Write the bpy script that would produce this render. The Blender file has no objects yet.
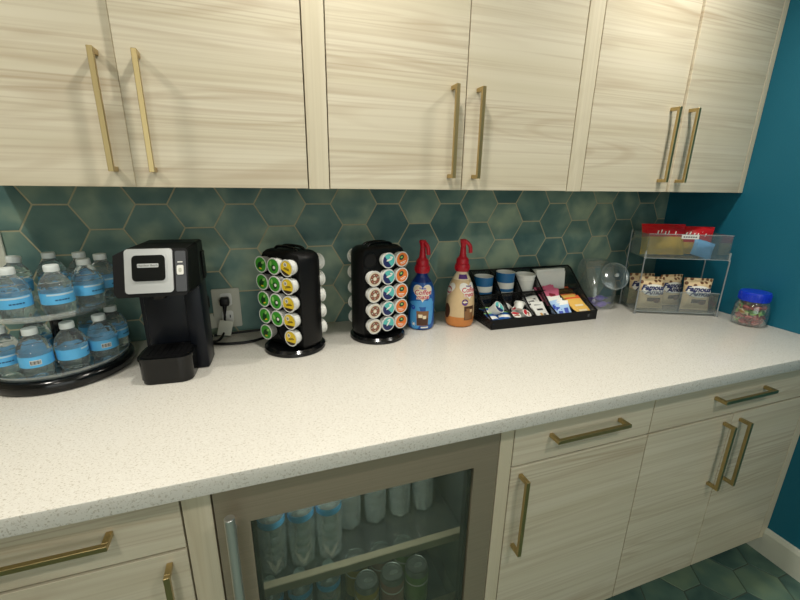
import bpy, bmesh, math, random
from mathutils import Vector, Matrix, Euler
random.seed(7)
PI = math.pi
SC = bpy.context.scene
COL = SC.collection

# ------------------------------------------------------------------ materials
MATS = {}
def new_mat(name):
    m = bpy.data.materials.new(name); m.use_nodes = True
    MATS[name] = m
    nt = m.node_tree
    return m, nt, nt.nodes['Principled BSDF']
def lin(c):
    return tuple(((v / 255) / 12.92 if v / 255 <= 0.04045 else ((v / 255 + 0.055) / 1.055) ** 2.4) for v in c)
def plain(name, rgb, rough=0.5, metal=0.0, spec=0.5, noise=0.0, nscale=30, coat=0.0, trans=0.0, ior=1.45, bump=0.0):
    m, nt, p = new_mat(name)
    c = lin(rgb)
    p.inputs['Base Color'].default_value = (*c, 1)
    p.inputs['Roughness'].default_value = rough
    p.inputs['Metallic'].default_value = metal
    p.inputs['Specular IOR Level'].default_value = spec
    p.inputs['Coat Weight'].default_value = coat
    p.inputs['Transmission Weight'].default_value = trans
    p.inputs['IOR'].default_value = ior
    tc = nt.nodes.new('ShaderNodeTexCoord')
    n = nt.nodes.new('ShaderNodeTexNoise'); n.inputs['Scale'].default_value = nscale
    n.inputs['Detail'].default_value = 3
    nt.links.new(tc.outputs['Object'], n.inputs['Vector'])
    if noise > 0:
        mx = nt.nodes.new('ShaderNodeMix'); mx.data_type = 'RGBA'
        mx.inputs['A'].default_value = (*[max(0, v * (1 - noise)) for v in c], 1)
        mx.inputs['B'].default_value = (*[min(1, v * (1 + noise)) for v in c], 1)
        nt.links.new(n.outputs['Fac'], mx.inputs['Factor'])
        nt.links.new(mx.outputs['Result'], p.inputs['Base Color'])
    if bump > 0:
        b = nt.nodes.new('ShaderNodeBump'); b.inputs['Strength'].default_value = bump
        b.inputs['Distance'].default_value = 0.002
        nt.links.new(n.outputs['Fac'], b.inputs['Height']); nt.links.new(b.outputs['Normal'], p.inputs['Normal'])
    return m

def wood_mat(name, vertical, dark, light, line):
    m, nt, p = new_mat(name)
    N = nt.nodes.new; L = nt.links.new
    tc = N('ShaderNodeTexCoord'); oi = N('ShaderNodeObjectInfo')
    off = N('ShaderNodeVectorMath'); off.operation = 'SCALE'; off.inputs[0].default_value = (7, 3, 11)
    L(oi.outputs['Random'], off.inputs['Scale'])
    add = N('ShaderNodeVectorMath'); add.operation = 'ADD'
    L(tc.outputs['Object'], add.inputs[0]); L(off.outputs['Vector'], add.inputs[1])
    def mapped(sx, sz):
        mp = N('ShaderNodeMapping')
        mp.inputs['Scale'].default_value = (sz, 1, sx) if vertical else (sx, 1, sz)
        L(add.outputs['Vector'], mp.inputs['Vector']); return mp.outputs['Vector']
    # slow warp so that the grain lines wander
    wn = N('ShaderNodeTexNoise'); wn.inputs['Scale'].default_value = 1; wn.inputs['Detail'].default_value = 2
    L(mapped(3.0, 5.0), wn.inputs['Vector'])
    def band(sx, sz, detail, rough, dist):
        n = N('ShaderNodeTexNoise'); n.inputs['Scale'].default_value = 1
        n.inputs['Detail'].default_value = detail; n.inputs['Roughness'].default_value = rough
        n.inputs['Distortion'].default_value = dist
        L(mapped(sx, sz), n.inputs['Vector']); return n.outputs['Fac']
    broad = band(0.6, 20, 3, 0.5, 0.3)
    fine = band(1.0, 120, 4, 0.6, 0.15)
    patch = band(0.5, 9, 2, 0.5, 0.2)
    def contours(sx, sz, freq, seed_detail):
        f = band(sx, sz, seed_detail, 0.45, 0.25)
        k = N('ShaderNodeMath'); k.operation = 'MULTIPLY'; k.inputs[1].default_value = freq; L(f, k.inputs[0])
        k2 = N('ShaderNodeMath'); k2.operation = 'SINE'; L(k.outputs[0], k2.inputs[0])
        r = N('ShaderNodeMapRange'); r.inputs['From Min'].default_value = 0.15; r.inputs['From Max'].default_value = 1.0
        L(k2.outputs[0], r.inputs['Value'])
        pm = N('ShaderNodeMapRange'); pm.inputs['From Min'].default_value = 0.42; pm.inputs['From Max'].default_value = 0.66
        L(patch, pm.inputs['Value'])
        q = N('ShaderNodeMath'); q.operation = 'MULTIPLY'; L(r.outputs['Result'], q.inputs[0]); L(pm.outputs['Result'], q.inputs[1])
        return q.outputs[0]
    arch = contours(0.55, 5.5, 110, 1.5)
    lines = contours(0.35, 13, 95, 2)
    r1 = N('ShaderNodeValToRGB')
    r1.color_ramp.elements[0].position = 0.3; r1.color_ramp.elements[0].color = (*lin(dark), 1)
    r1.color_ramp.elements[1].position = 0.68; r1.color_ramp.elements[1].color = (*lin(light), 1)
    L(broad, r1.inputs['Fac'])
    def darken(prev, fac, lo, hi, amount):
        rr = N('ShaderNodeMapRange'); rr.inputs['From Min'].default_value = lo; rr.inputs['From Max'].default_value = hi
        rr.inputs['To Min'].default_value = amount; rr.inputs['To Max'].default_value = 0
        L(fac, rr.inputs['Value'])
        mx = N('ShaderNodeMix'); mx.data_type = 'RGBA'
        L(rr.outputs['Result'], mx.inputs['Factor']); L(prev, mx.inputs['A'])
        mx.inputs['B'].default_value = (*lin(line), 1)
        return mx.outputs['Result']
    c = darken(r1.outputs['Color'], fine, 0.30, 0.52, 0.34)
    def lines_on(prev, fac, amt):
        ml = N('ShaderNodeMath'); ml.operation = 'MULTIPLY'; ml.inputs[1].default_value = amt; L(fac, ml.inputs[0])
        mx = N('ShaderNodeMix'); mx.data_type = 'RGBA'; L(ml.outputs[0], mx.inputs['Factor']); L(prev, mx.inputs['A'])
        mx.inputs['B'].default_value = (*lin(line), 1); return mx.outputs['Result']
    c = lines_on(c, arch, 0.36); c = lines_on(c, lines, 0.42)
    L(c, p.inputs['Base Color'])
    p.inputs['Roughness'].default_value = 0.42
    p.inputs['Specular IOR Level'].default_value = 0.35
    b = N('ShaderNodeBump'); b.inputs['Strength'].default_value = 0.12; b.inputs['Distance'].default_value = 0.001
    L(fine, b.inputs['Height']); L(b.outputs['Normal'], p.inputs['Normal'])
    return m

def tile_mat(name, dark, mid, light, rough):
    m, nt, p = new_mat(name)
    N = nt.nodes.new; L = nt.links.new
    tc = N('ShaderNodeTexCoord'); at = N('ShaderNodeAttribute'); at.attribute_name = 'tile'
    sc = N('ShaderNodeVectorMath'); sc.operation = 'SCALE'; sc.inputs[0].default_value = (31, 17, 23)
    L(at.outputs['Fac'], sc.inputs['Scale'])
    ad = N('ShaderNodeVectorMath'); L(tc.outputs['Object'], ad.inputs[0]); L(sc.outputs['Vector'], ad.inputs[1])
    n = N('ShaderNodeTexNoise'); n.inputs['Scale'].default_value = 9; n.inputs['Detail'].default_value = 3
    n.inputs['Roughness'].default_value = 0.42; n.inputs['Distortion'].default_value = 0.2
    L(ad.outputs['Vector'], n.inputs['Vector'])
    ma = N('ShaderNodeMath'); ma.operation = 'MULTIPLY_ADD'
    ma.inputs[1].default_value = 0.26; L(at.outputs['Fac'], ma.inputs[0])
    L(n.outputs['Fac'], ma.inputs[2])
    r = N('ShaderNodeValToRGB'); e = r.color_ramp.elements
    e[0].position = 0.42; e[0].color = (*lin(dark), 1)
    e[1].position = 0.92; e[1].color = (*lin(light), 1)
    k = e.new(0.64); k.color = (*lin(mid), 1)
    L(ma.outputs[0], r.inputs['Fac']); L(r.outputs['Color'], p.inputs['Base Color'])
    p.inputs['Roughness'].default_value = rough
    p.inputs['Specular IOR Level'].default_value = 0.3
    return m

def quartz_mat(name):
    m, nt, p = new_mat(name)
    N = nt.nodes.new; L = nt.links.new
    tc = N('ShaderNodeTexCoord')
    def specks(scale, thr, soft, seed):
        mp = N('ShaderNodeMapping'); mp.inputs['Location'].default_value = (seed, seed * 2, 0)
        mp.inputs['Scale'].default_value = (1, 1.5, 1)
        mp.inputs['Rotation'].default_value = (0, 0, 0.5)
        L(tc.outputs['Object'], mp.inputs['Vector'])
        n = N('ShaderNodeTexNoise'); n.inputs['Scale'].default_value = scale; n.inputs['Detail'].default_value = 2
        L(mp.outputs['Vector'], n.inputs['Vector'])
        r = N('ShaderNodeMapRange'); r.inputs['From Min'].default_value = thr; r.inputs['From Max'].default_value = thr + soft
        L(n.outputs['Fac'], r.inputs['Value']); return r.outputs['Result']
    base = (*lin((219, 215, 206)), 1)
    def mix(prev, fac, col, amt):
        ml = N('ShaderNodeMath'); ml.operation = 'MULTIPLY'; ml.inputs[1].default_value = amt; L(fac, ml.inputs[0])
        mx = N('ShaderNodeMix'); mx.data_type = 'RGBA'; L(ml.outputs[0], mx.inputs['Factor'])
        if isinstance(prev, tuple): mx.inputs['A'].default_value = prev
        else: L(prev, mx.inputs['A'])
        mx.inputs['B'].default_value = (*lin(col), 1); return mx.outputs['Result']
    c = mix(base, specks(210, 0.60, 0.05, 1), (170, 160, 142), 0.6)
    c = mix(c, specks(330, 0.62, 0.05, 5), (150, 142, 126), 0.5)
    c = mix(c, specks(150, 0.60, 0.06, 9), (228, 226, 218), 0.5)
    L(c, p.inputs['Base Color'])
    p.inputs['Roughness'].default_value = 0.22
    p.inputs['Specular IOR Level'].default_value = 0.4
    return m

def clear_mat(name, tint, gloss=0.12, haze=0.0, haze_col=(200, 205, 205), rough=0.03):
    """thin clear plastic or glass: lets light through, with a glossy skin and a little haze"""
    m, nt, p = new_mat(name); nt.nodes.remove(p)
    N = nt.nodes.new; L = nt.links.new
    out = nt.nodes['Material Output']
    t = N('ShaderNodeBsdfTransparent'); t.inputs['Color'].default_value = (*tint, 1)
    g = N('ShaderNodeBsdfGlossy'); g.inputs['Roughness'].default_value = rough
    g.inputs['Color'].default_value = (0.95, 0.97, 0.97, 1)
    lw = N('ShaderNodeLayerWeight'); lw.inputs['Blend'].default_value = 0.35
    mr = N('ShaderNodeMapRange'); mr.inputs['To Min'].default_value = gloss * 0.5; mr.inputs['To Max'].default_value = min(1, gloss * 5)
    L(lw.outputs['Facing'], mr.inputs['Value'])
    mx = N('ShaderNodeMixShader'); L(mr.outputs['Result'], mx.inputs['Fac']); L(t.outputs[0], mx.inputs[1]); L(g.outputs[0], mx.inputs[2])
    last = mx
    if haze > 0:
        d = N('ShaderNodeBsdfDiffuse'); d.inputs['Color'].default_value = (*lin(haze_col), 1)
        m2 = N('ShaderNodeMixShader'); m2.inputs['Fac'].default_value = haze
        L(mx.outputs[0], m2.inputs[1]); L(d.outputs[0], m2.inputs[2]); last = m2
    L(last.outputs[0], out.inputs['Surface'])
    return m

def metal_brushed(name, rgb, rough, axis):
    m, nt, p = new_mat(name)
    N = nt.nodes.new; L = nt.links.new
    p.inputs['Metallic'].default_value = 0.8 if 'steel' in name else 1; p.inputs['Roughness'].default_value = rough
    tc = N('ShaderNodeTexCoord'); mp = N('ShaderNodeMapping')
    mp.inputs['Scale'].default_value = {'x': (3, 300, 300), 'z': (300, 300, 3)}[axis]
    L(tc.outputs['Object'], mp.inputs['Vector'])
    n = N('ShaderNodeTexNoise'); n.inputs['Scale'].default_value = 1; n.inputs['Detail'].default_value = 2
    L(mp.outputs['Vector'], n.inputs['Vector'])
    mx = N('ShaderNodeMix'); mx.data_type = 'RGBA'; c = lin(rgb)
    mx.inputs['A'].default_value = (*[v * 0.86 for v in c], 1); mx.inputs['B'].default_value = (*[min(1, v * 1.12) for v in c], 1)
    L(n.outputs['Fac'], mx.inputs['Factor']); L(mx.outputs['Result'], p.inputs['Base Color'])
    return m

WOOD_H = wood_mat('ash_laminate_horizontal', False, (205, 195, 170), (216, 207, 185), (168, 146, 118))
WOOD_V = wood_mat('ash_laminate_vertical', True, (200, 189, 162), (216, 206, 182), (182, 168, 140))
TILE = tile_mat('mottled_green_tile', (73, 104, 103), (102, 130, 122), (154, 170, 146), 0.5)
FTILE = tile_mat('floor_green_tile', (52, 78, 74), (80, 106, 94), (108, 128, 104), 0.5)
GROUT = plain('grout', (172, 166, 138), 0.9, noise=0.15, nscale=60)
FGROUT = plain('floor_grout', (70, 82, 72), 0.9, noise=0.15, nscale=60)
QUARTZ = quartz_mat('speckled_quartz')
TEAL = plain('teal_paint', (8, 97, 120), 0.6, noise=0.04, nscale=180, bump=0.15)
CREAM = plain('cream_paint', (206, 198, 178), 0.8, noise=0.03, nscale=90)
CEIL = plain('white_ceiling', (214, 210, 198), 0.9, noise=0.03, nscale=120)
WTRIM = plain('white_trim', (198, 200, 186), 0.45, noise=0.03, nscale=40)
BRASS = metal_brushed('brushed_brass', (192, 170, 122), 0.36, 'z')
BRASS_H = metal_brushed('brushed_brass_bar', (192, 170, 122), 0.36, 'x')
STEEL = metal_brushed('brushed_steel', (190, 172, 152), 0.5, 'x')
CHROME = plain('polished_steel', (212, 212, 208), 0.28, metal=0.8)
SHADOWGAP = plain('painted_gap_shade', (58, 48, 38), 0.8, noise=0.1)  # dark colour painted in for the shade between door panels
BLACK = plain('black_plastic', (11, 11, 12), 0.42, spec=0.3, noise=0.1)
BLACKG = plain('gloss_black_plastic', (10, 11, 12), 0.16, noise=0.1)
BLACKM = plain('black_hole', (4, 4, 5), 0.8, noise=0.1)
NAVYBLK = plain('blue_black_plastic', (12, 16, 24), 0.4, spec=0.3, noise=0.1)
GREYP = plain('grey_plastic', (70, 72, 76), 0.4, noise=0.05)
SILVER = plain('silver_plastic', (206, 208, 208), 0.3, metal=0.6, noise=0.04)
WHITE = plain('white_plastic', (226, 226, 220), 0.4, noise=0.03)
WHITEP = plain('white_paper', (218, 218, 212), 0.75, noise=0.04, nscale=80)
OFFW = plain('offwhite_plate', (190, 190, 176), 0.5, noise=0.03)
GREYM = plain('grey_metal_rod', (150, 154, 156), 0.35, metal=0.6)
TRIMB = plain('beige_shelf_trim', (150, 142, 120), 0.5, noise=0.03)
CAPW = plain('translucent_white_cap', (214, 220, 218), 0.4, noise=0.03)
FOILRIM = plain('pod_rim', (208, 208, 204), 0.4, noise=0.03)
CUPGREY = plain('pod_cup_grey', (150, 148, 142), 0.5, noise=0.05)
def pl(n, c, r=0.45, **k): return plain(n, c, r, noise=0.08, nscale=60, **k)
GREEN = pl('lid_green', (62, 150, 44)); DGREEN = pl('lid_dark_green', (26, 62, 28)); LGREEN = pl('lid_pale_green', (150, 200, 110))
YELLOW = pl('lid_yellow', (222, 190, 40)); DBROWN = pl('lid_dark_brown', (52, 36, 26)); CREAMC = pl('lid_cream', (216, 204, 180))
BROWN = pl('lid_brown', (120, 82, 60)); TEALC = pl('lid_teal', (88, 184, 178)); NAVY = pl('lid_navy', (30, 40, 92))
ORANGE = pl('lid_orange', (224, 118, 48)); OLIVE = pl('lid_olive', (44, 66, 50)); WHITEI = pl('ink_white', (232, 230, 222))
RED = pl('pump_red', (176, 20, 38), 0.35); REDI = pl('ink_red', (190, 28, 44)); MAROON = pl('wrap_maroon', (132, 34, 46), 0.3)
BLUEB = pl('creamer_blue', (24, 84, 158), 0.28); BLUED = pl('creamer_deep_blue', (20, 46, 112), 0.28); BLUEL = pl('creamer_sky_blue', (74, 150, 206), 0.28)
TAN = pl('creamer_tan', (205, 178, 136), 0.3); TANO = pl('creamer_caramel', (196, 124, 62), 0.3); TANL = pl('creamer_cream', (232, 216, 184), 0.3)
PURPLE = pl('ink_purple', (86, 44, 120)); COFFEE = pl('ink_coffee', (132, 92, 58)); COFFEED = pl('ink_dark_coffee', (74, 44, 28))
LABELB = plain('water_label_blue', (92, 178, 228), 0.35, noise=0.12, nscale=40); LABELD = pl('water_label_ink', (28, 72, 120)); LABELP = pl('water_label_pale', (190, 214, 226))
CUPB = pl('cup_blue', (24, 96, 148)); PINK = pl('packet_pink', (214, 106, 136), 0.6); PBLUE = pl('packet_blue', (168, 200, 236), 0.6); INKBLUE = pl('ink_blue', (44, 74, 178))
INKBLK = pl('ink_black', (30, 30, 32)); TEA = pl('packet_yellow', (228, 182, 88), 0.6); TEAO = pl('packet_orange', (222, 92, 48), 0.6)
BAGRED = pl('bag_red', (186, 20, 28), 0.25); BAGYEL = pl('bag_yellow', (206, 168, 62), 0.3); TISSUE = pl('blue_wrap', (120, 180, 226), 0.4)
LIDBLUE = pl('jar_lid_blue', (18, 54, 190), 0.3); PURPLEC = pl('purple_wrapper', (112, 88, 186), 0.3)
CGREEN = pl('wrap_green', (78, 134, 64), 0.3); CTAN = pl('wrap_gold', (196, 148, 84), 0.3); CPINK = pl('wrap_pink', (196, 98, 96), 0.3)
CANY = pl('can_yellow', (190, 164, 66), 0.35); CANR = pl('can_rose', (178, 134, 122), 0.35); CANG = pl('can_green', (126, 160, 88), 0.35); CANT = plain('can_aluminium', (150, 152, 148), 0.35, metal=0.7, noise=0.05)
BAGTAN = None
def cookie_bag_mat():
    m, nt, p = new_mat('cookie_bag_film')
    N = nt.nodes.new; L = nt.links.new
    tc = N('ShaderNodeTexCoord')
    v = N('ShaderNodeTexVoronoi'); v.inputs['Scale'].default_value = 50; v.inputs['Randomness'].default_value = 0.8
    L(tc.outputs['Object'], v.inputs['Vector'])
    lt = N('ShaderNodeMapRange'); lt.inputs['From Min'].default_value = 0.36; lt.inputs['From Max'].default_value = 0.42
    lt.inputs['To Min'].default_value = 1; lt.inputs['To Max'].default_value = 0
    L(v.outputs['Distance'], lt.inputs['Value'])
    s = N('ShaderNodeSeparateXYZ'); L(tc.outputs['Object'], s.inputs[0])
    zr = N('ShaderNodeMapRange'); zr.inputs['From Min'].default_value = 0.094; zr.inputs['From Max'].default_value = 0.104
    L(s.outputs['Z'], zr.inputs['Value'])
    ml = N('ShaderNodeMath'); ml.operation = 'MULTIPLY'; L(lt.outputs['Result'], ml.inputs[0]); L(zr.outputs['Result'], ml.inputs[1])
    mx = N('ShaderNodeMix'); mx.data_type = 'RGBA'
    mx.inputs['A'].default_value = (*lin((216, 190, 148)), 1); mx.inputs['B'].default_value = (*lin((104, 62, 30)), 1)
    L(ml.outputs[0], mx.inputs['Factor']); L(mx.outputs['Result'], p.inputs['Base Color'])
    p.inputs['Roughness'].default_value = 0.4
    return m
BAGTAN = cookie_bag_mat()
ACRYL = clear_mat('clear_acrylic', (0.84, 0.87, 0.88), 0.10, 0.05)
ACRYLE = clear_mat('clear_acrylic_frosted', (0.8, 0.84, 0.85), 0.12, 0.3)
TIERG = clear_mat('clear_tier_plastic', (0.86, 0.9, 0.9), 0.14, 0.07)
JARC = clear_mat('clear_jar', (0.93, 0.94, 0.93), 0.10, 0.03)
PENNY = clear_mat('clear_canister', (0.90, 0.91, 0.90), 0.16, 0.05, (200, 205, 205), 0.13)
DOORG = clear_mat('fridge_glass', (0.70, 0.74, 0.70), 0.035, 0.10, (122, 126, 108))  # diffuse haze paints in the greenish reflection on the pane
WATER = plain('water_filled_pet', (240, 247, 248), 0.04, trans=1.0, ior=1.30)
def _milky(m, f):
    nt = m.node_tree; p = nt.nodes['Principled BSDF']; d = nt.nodes.new('ShaderNodeBsdfDiffuse'); d.inputs['Color'].default_value = (0.72, 0.76, 0.77, 1)
    mx = nt.nodes.new('ShaderNodeMixShader'); mx.inputs['Fac'].default_value = f
    nt.links.new(p.outputs[0], mx.inputs[1]); nt.links.new(d.outputs[0], mx.inputs[2]); nt.links.new(mx.outputs[0], nt.nodes['Material Output'].inputs['Surface'])
_milky(WATER, 0.07)
PETB = clear_mat('thin_clear_pet', (0.9, 0.94, 0.95), 0.24, 0.17, (225, 235, 235), 0.08)
MESHB = None
def mesh_mat():
    m, nt, p = new_mat('black_wire_mesh')
    N = nt.nodes.new; L = nt.links.new
    p.inputs['Base Color'].default_value = (0.008, 0.008, 0.009, 1); p.inputs['Roughness'].default_value = 0.4
    tc = N('ShaderNodeTexCoord')
    ch = N('ShaderNodeTexChecker'); ch.inputs['Scale'].default_value = 420
    L(tc.outputs['Object'], ch.inputs['Vector'])
    t = N('ShaderNodeBsdfTransparent'); mx = N('ShaderNodeMixShader')
    mr = N('ShaderNodeMapRange'); mr.inputs['To Min'].default_value = 0.30; mr.inputs['To Max'].default_value = 0.75
    L(ch.outputs['Fac'], mr.inputs['Value'])
    L(mr.outputs['Result'], mx.inputs['Fac']); L(t.outputs[0], mx.inputs[1]); L(p.outputs[0], mx.inputs[2])
    L(mx.outputs[0], nt.nodes['Material Output'].inputs['Surface'])
    return m
MESHB = mesh_mat()

# ------------------------------------------------------------------ mesh helpers
class MB:
    def __init__(s): s.v = []; s.f = []; s.m = []; s.sm = []
    def add(s, verts, faces, mi=0, smooth=False, mat=None):
        o = len(s.v)
        s.v += [tuple(mat @ Vector(p)) if mat else tuple(p) for p in verts]
        for k, f in enumerate(faces):
            s.f.append([i + o for i in f]); s.m.append(mi[k] if isinstance(mi, list) else mi); s.sm.append(smooth)
        return s
    def box(s, x0, x1, y0, y1, z0, z1, mi=0, mat=None, bev=0.0, seg=1):
        if bev <= 0:
            V = [(x, y, z) for z in (z0, z1) for y in (y0, y1) for x in (x0, x1)]
            F = [(0, 2, 3, 1), (4, 5, 7, 6), (0, 1, 5, 4), (2, 6, 7, 3), (0, 4, 6, 2), (1, 3, 7, 5)]
            return s.add(V, F, mi, False, mat)
        bm = bmesh.new(); bmesh.ops.create_cube(bm, size=1)
        for v in bm.verts:
            v.co = Vector(((x0 + x1) / 2 + v.co.x * (x1 - x0), (y0 + y1) / 2 + v.co.y * (y1 - y0), (z0 + z1) / 2 + v.co.z * (z1 - z0)))
        bmesh.ops.bevel(bm, geom=list(bm.edges), offset=bev, segments=seg, profile=0.5, affect='EDGES')
        bm.verts.index_update()
        s.add([v.co[:] for v in bm.verts], [[v.index for v in f.verts] for f in bm.faces], mi, seg > 1, mat); bm.free()
        return s
    def lathe(s, prof, n=32, mi=0, smooth=True, mat=None, close=True):
        V = []; F = []; M = []
        for r, z in prof:
            for k in range(n):
                a = 2 * PI * k / n; V.append((r * math.cos(a), r * math.sin(a), z))
        for i in range(len(prof) - 1):
            mm = mi[i] if isinstance(mi, list) else mi
            for k in range(n):
                a, b = i * n + k, i * n + (k + 1) % n
                F.append((a, b, b + n, a + n)); M.append(mm)
        if close:
            if prof[0][0] > 1e-6: F.append(list(range(n))[::-1]); M.append(M[0])
            if prof[-1][0] > 1e-6: F.append([(len(prof) - 1) * n + k for k in range(n)]); M.append(M[len(M) - 2])
        return s.add(V, F, M, smooth, mat)
    def cyl(s, p0, p1, r0, r1=None, n=16, mi=0, smooth=True):
        r1 = r0 if r1 is None else r1
        p0, p1 = Vector(p0), Vector(p1); d = p1 - p0
        M = Matrix.Translation(p0) @ d.to_track_quat('Z', 'Y').to_matrix().to_4x4()
        return s.lathe([(r0, 0), (r1, d.length)], n, mi, smooth, M)
    def tube(s, pts, r, n=8, mi=0):
        P = [Vector(p) for p in pts]; V = []; F = []
        up = Vector((0, 0, 1))
        for i, p in enumerate(P):
            t = (P[min(i + 1, len(P) - 1)] - P[max(i - 1, 0)]).normalized()
            a = t.cross(up)
            if a.length < 1e-3: a = t.cross(Vector((1, 0, 0)))
            a.normalize(); b = a.cross(t).normalized()
            for k in range(n):
                w = 2 * PI * k / n; V.append(p + (a * math.cos(w) + b * math.sin(w)) * r)
        for i in range(len(P) - 1):
            for k in range(n):
                q, q2 = i * n + k, i * n + (k + 1) % n; F.append((q, q2, q2 + n, q + n))
        F.append(list(range(n))[::-1]); F.append([(len(P) - 1) * n + k for k in range(n)])
        return s.add(V, F, mi, True)
    def prism(s, poly, z0, z1, mi=0, mat=None, smooth=False):
        n = len(poly)
        V = [(x, y, z0) for x, y in poly] + [(x, y, z1) for x, y in poly]
        F = [list(range(n))[::-1], list(range(n, 2 * n))] + [(k, (k + 1) % n, n + (k + 1) % n, n + k) for k in range(n)]
        return s.add(V, F, mi, smooth, mat)
    def obj(s, name, mats, parent=None, loc=None, autosmooth=True):
        me = bpy.data.meshes.new(name)
        me.from_pydata([tuple(v) for v in s.v], [], s.f)
        for m in (mats if isinstance(mats, (list, tuple)) else [mats]): me.materials.append(m)
        for p, mi, sm in zip(me.polygons, s.m, s.sm): p.material_index = mi; p.use_smooth = sm
        bm = bmesh.new(); bm.from_mesh(me); bmesh.ops.recalc_face_normals(bm, faces=bm.faces)
        for e in bm.edges:
            if len(e.link_faces) == 2 and e.calc_face_angle(0) > math.radians(38): e.smooth = False
        bm.to_mesh(me); bm.free(); me.update()
        o = bpy.data.objects.new(name, me); COL.objects.link(o)
        if parent: o.parent = parent
        if loc: o.location = loc
        return o
def rrect(x0, x1, y0, y1, r, n=5):
    P = []
    for cx, cy, a0 in ((x1 - r, y1 - r, 0), (x0 + r, y1 - r, 90), (x0 + r, y0 + r, 180), (x1 - r, y0 + r, 270)):
        for k in range(n + 1):
            a = math.radians(a0 + 90 * k / n); P.append((cx + r * math.cos(a), cy + r * math.sin(a)))
    return P
def tag(o, label, cat, group=None, kind=None):
    if label: o['label'] = label
    if cat: o['category'] = cat
    if group: o['group'] = group
    if kind: o['kind'] = kind
    return o
def thing(name, label, cat, loc=(0, 0, 0), rotz=0, group=None):
    o = bpy.data.objects.new(name, None); COL.objects.link(o)
    o.empty_display_size = 0.02
    o.location = loc; o.rotation_euler = (0, 0, rotz)
    return tag(o, label, cat, group)
def struct(o): o['kind'] = 'structure'; return o
def dup(root, label=None, loc=None, rot=None, group=None):
    r = root.copy(); COL.objects.link(r)
    if loc is not None: r.location = loc
    if rot is not None: r.rotation_euler = rot
    if label: r['label'] = label
    if group: r['group'] = group
    for ch in list(root.children):
        c = ch.copy(); COL.objects.link(c); c.parent = r
        for g in list(ch.children):
            d = g.copy(); COL.objects.link(d); d.parent = c
    return r
def text_geo(s, size, shear=0.0, bold=0.0):
    """flat lettering centred on the origin, in the x-z plane"""
    cu = bpy.data.curves.new('lettering', 'FONT'); cu.body = s; cu.size = size; cu.shear = shear; cu.offset = bold
    cu.align_x = 'CENTER'; cu.align_y = 'CENTER'; cu.resolution_u = 3; cu.fill_mode = 'FRONT'
    t = bpy.data.objects.new('lettering', cu); COL.objects.link(t)
    bpy.context.view_layer.update()
    ev = t.evaluated_get(bpy.context.evaluated_depsgraph_get()); me = ev.to_mesh()
    V = [(v.co.x, v.co.y) for v in me.vertices]; F = [list(p.vertices) for p in me.polygons]
    ev.to_mesh_clear(); bpy.data.objects.remove(t); bpy.data.curves.remove(cu)
    return V, F
def subdiv2d(V, F, maxlen):
    bm = bmesh.new(); vs = [bm.verts.new((x, y, 0)) for x, y in V]
    for f in F:
        try: bm.faces.new([vs[i] for i in f])
        except ValueError: pass
    for _ in range(3):
        es = [e for e in bm.edges if e.calc_length() > maxlen]
        if not es: break
        bmesh.ops.triangulate(bm, faces=bm.faces)
        es = [e for e in bm.edges if e.calc_length() > maxlen]
        bmesh.ops.subdivide_edges(bm, edges=es, cuts=1, use_grid_fill=False)
    bmesh.ops.triangulate(bm, faces=bm.faces)
    bm.verts.index_update()
    R = [(v.co.x, v.co.y) for v in bm.verts], [[v.index for v in f.verts] for f in bm.faces]
    bm.free(); return R
def ellipse2d(cx, cy, rx, ry, n=28, a0=0, a1=2 * PI):
    P = [(cx + rx * math.cos(a0 + (a1 - a0) * k / n), cy + ry * math.sin(a0 + (a1 - a0) * k / n)) for k in range(n)]
    return P, [list(range(n))]
def heart2d(cx, cy, w, h, n=40):
    P = []
    for k in range(n):
        t = 2 * PI * k / n
        x = 16 * math.sin(t) ** 3; y = 13 * math.cos(t) - 5 * math.cos(2 * t) - 2 * math.cos(3 * t) - math.cos(4 * t)
        P.append((cx + x / 32 * w, cy + (y + 2.5) / 29 * h))
    return P, [list(range(n))]
def prof_r(prof, z):
    for (r0, z0), (r1, z1) in zip(prof, prof[1:]):
        if z0 <= z <= z1 and z1 > z0: return r0 + (r1 - r0) * (z - z0) / (z1 - z0)
    return prof[-1][0]
def wrap_on(mb, geo, prof, ang, zc, lift, mi=0, maxlen=0.006):
    """lays flat artwork round a lathed bottle; ang = direction it faces"""
    V, F = subdiv2d(geo[0], geo[1], maxlen)
    W = []
    for x, y in V:
        r = prof_r(prof, zc + y) + lift; a = ang + x / r
        W.append((r * math.cos(a), r * math.sin(a), zc + y))
    mb.add(W, F, mi, True)

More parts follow.
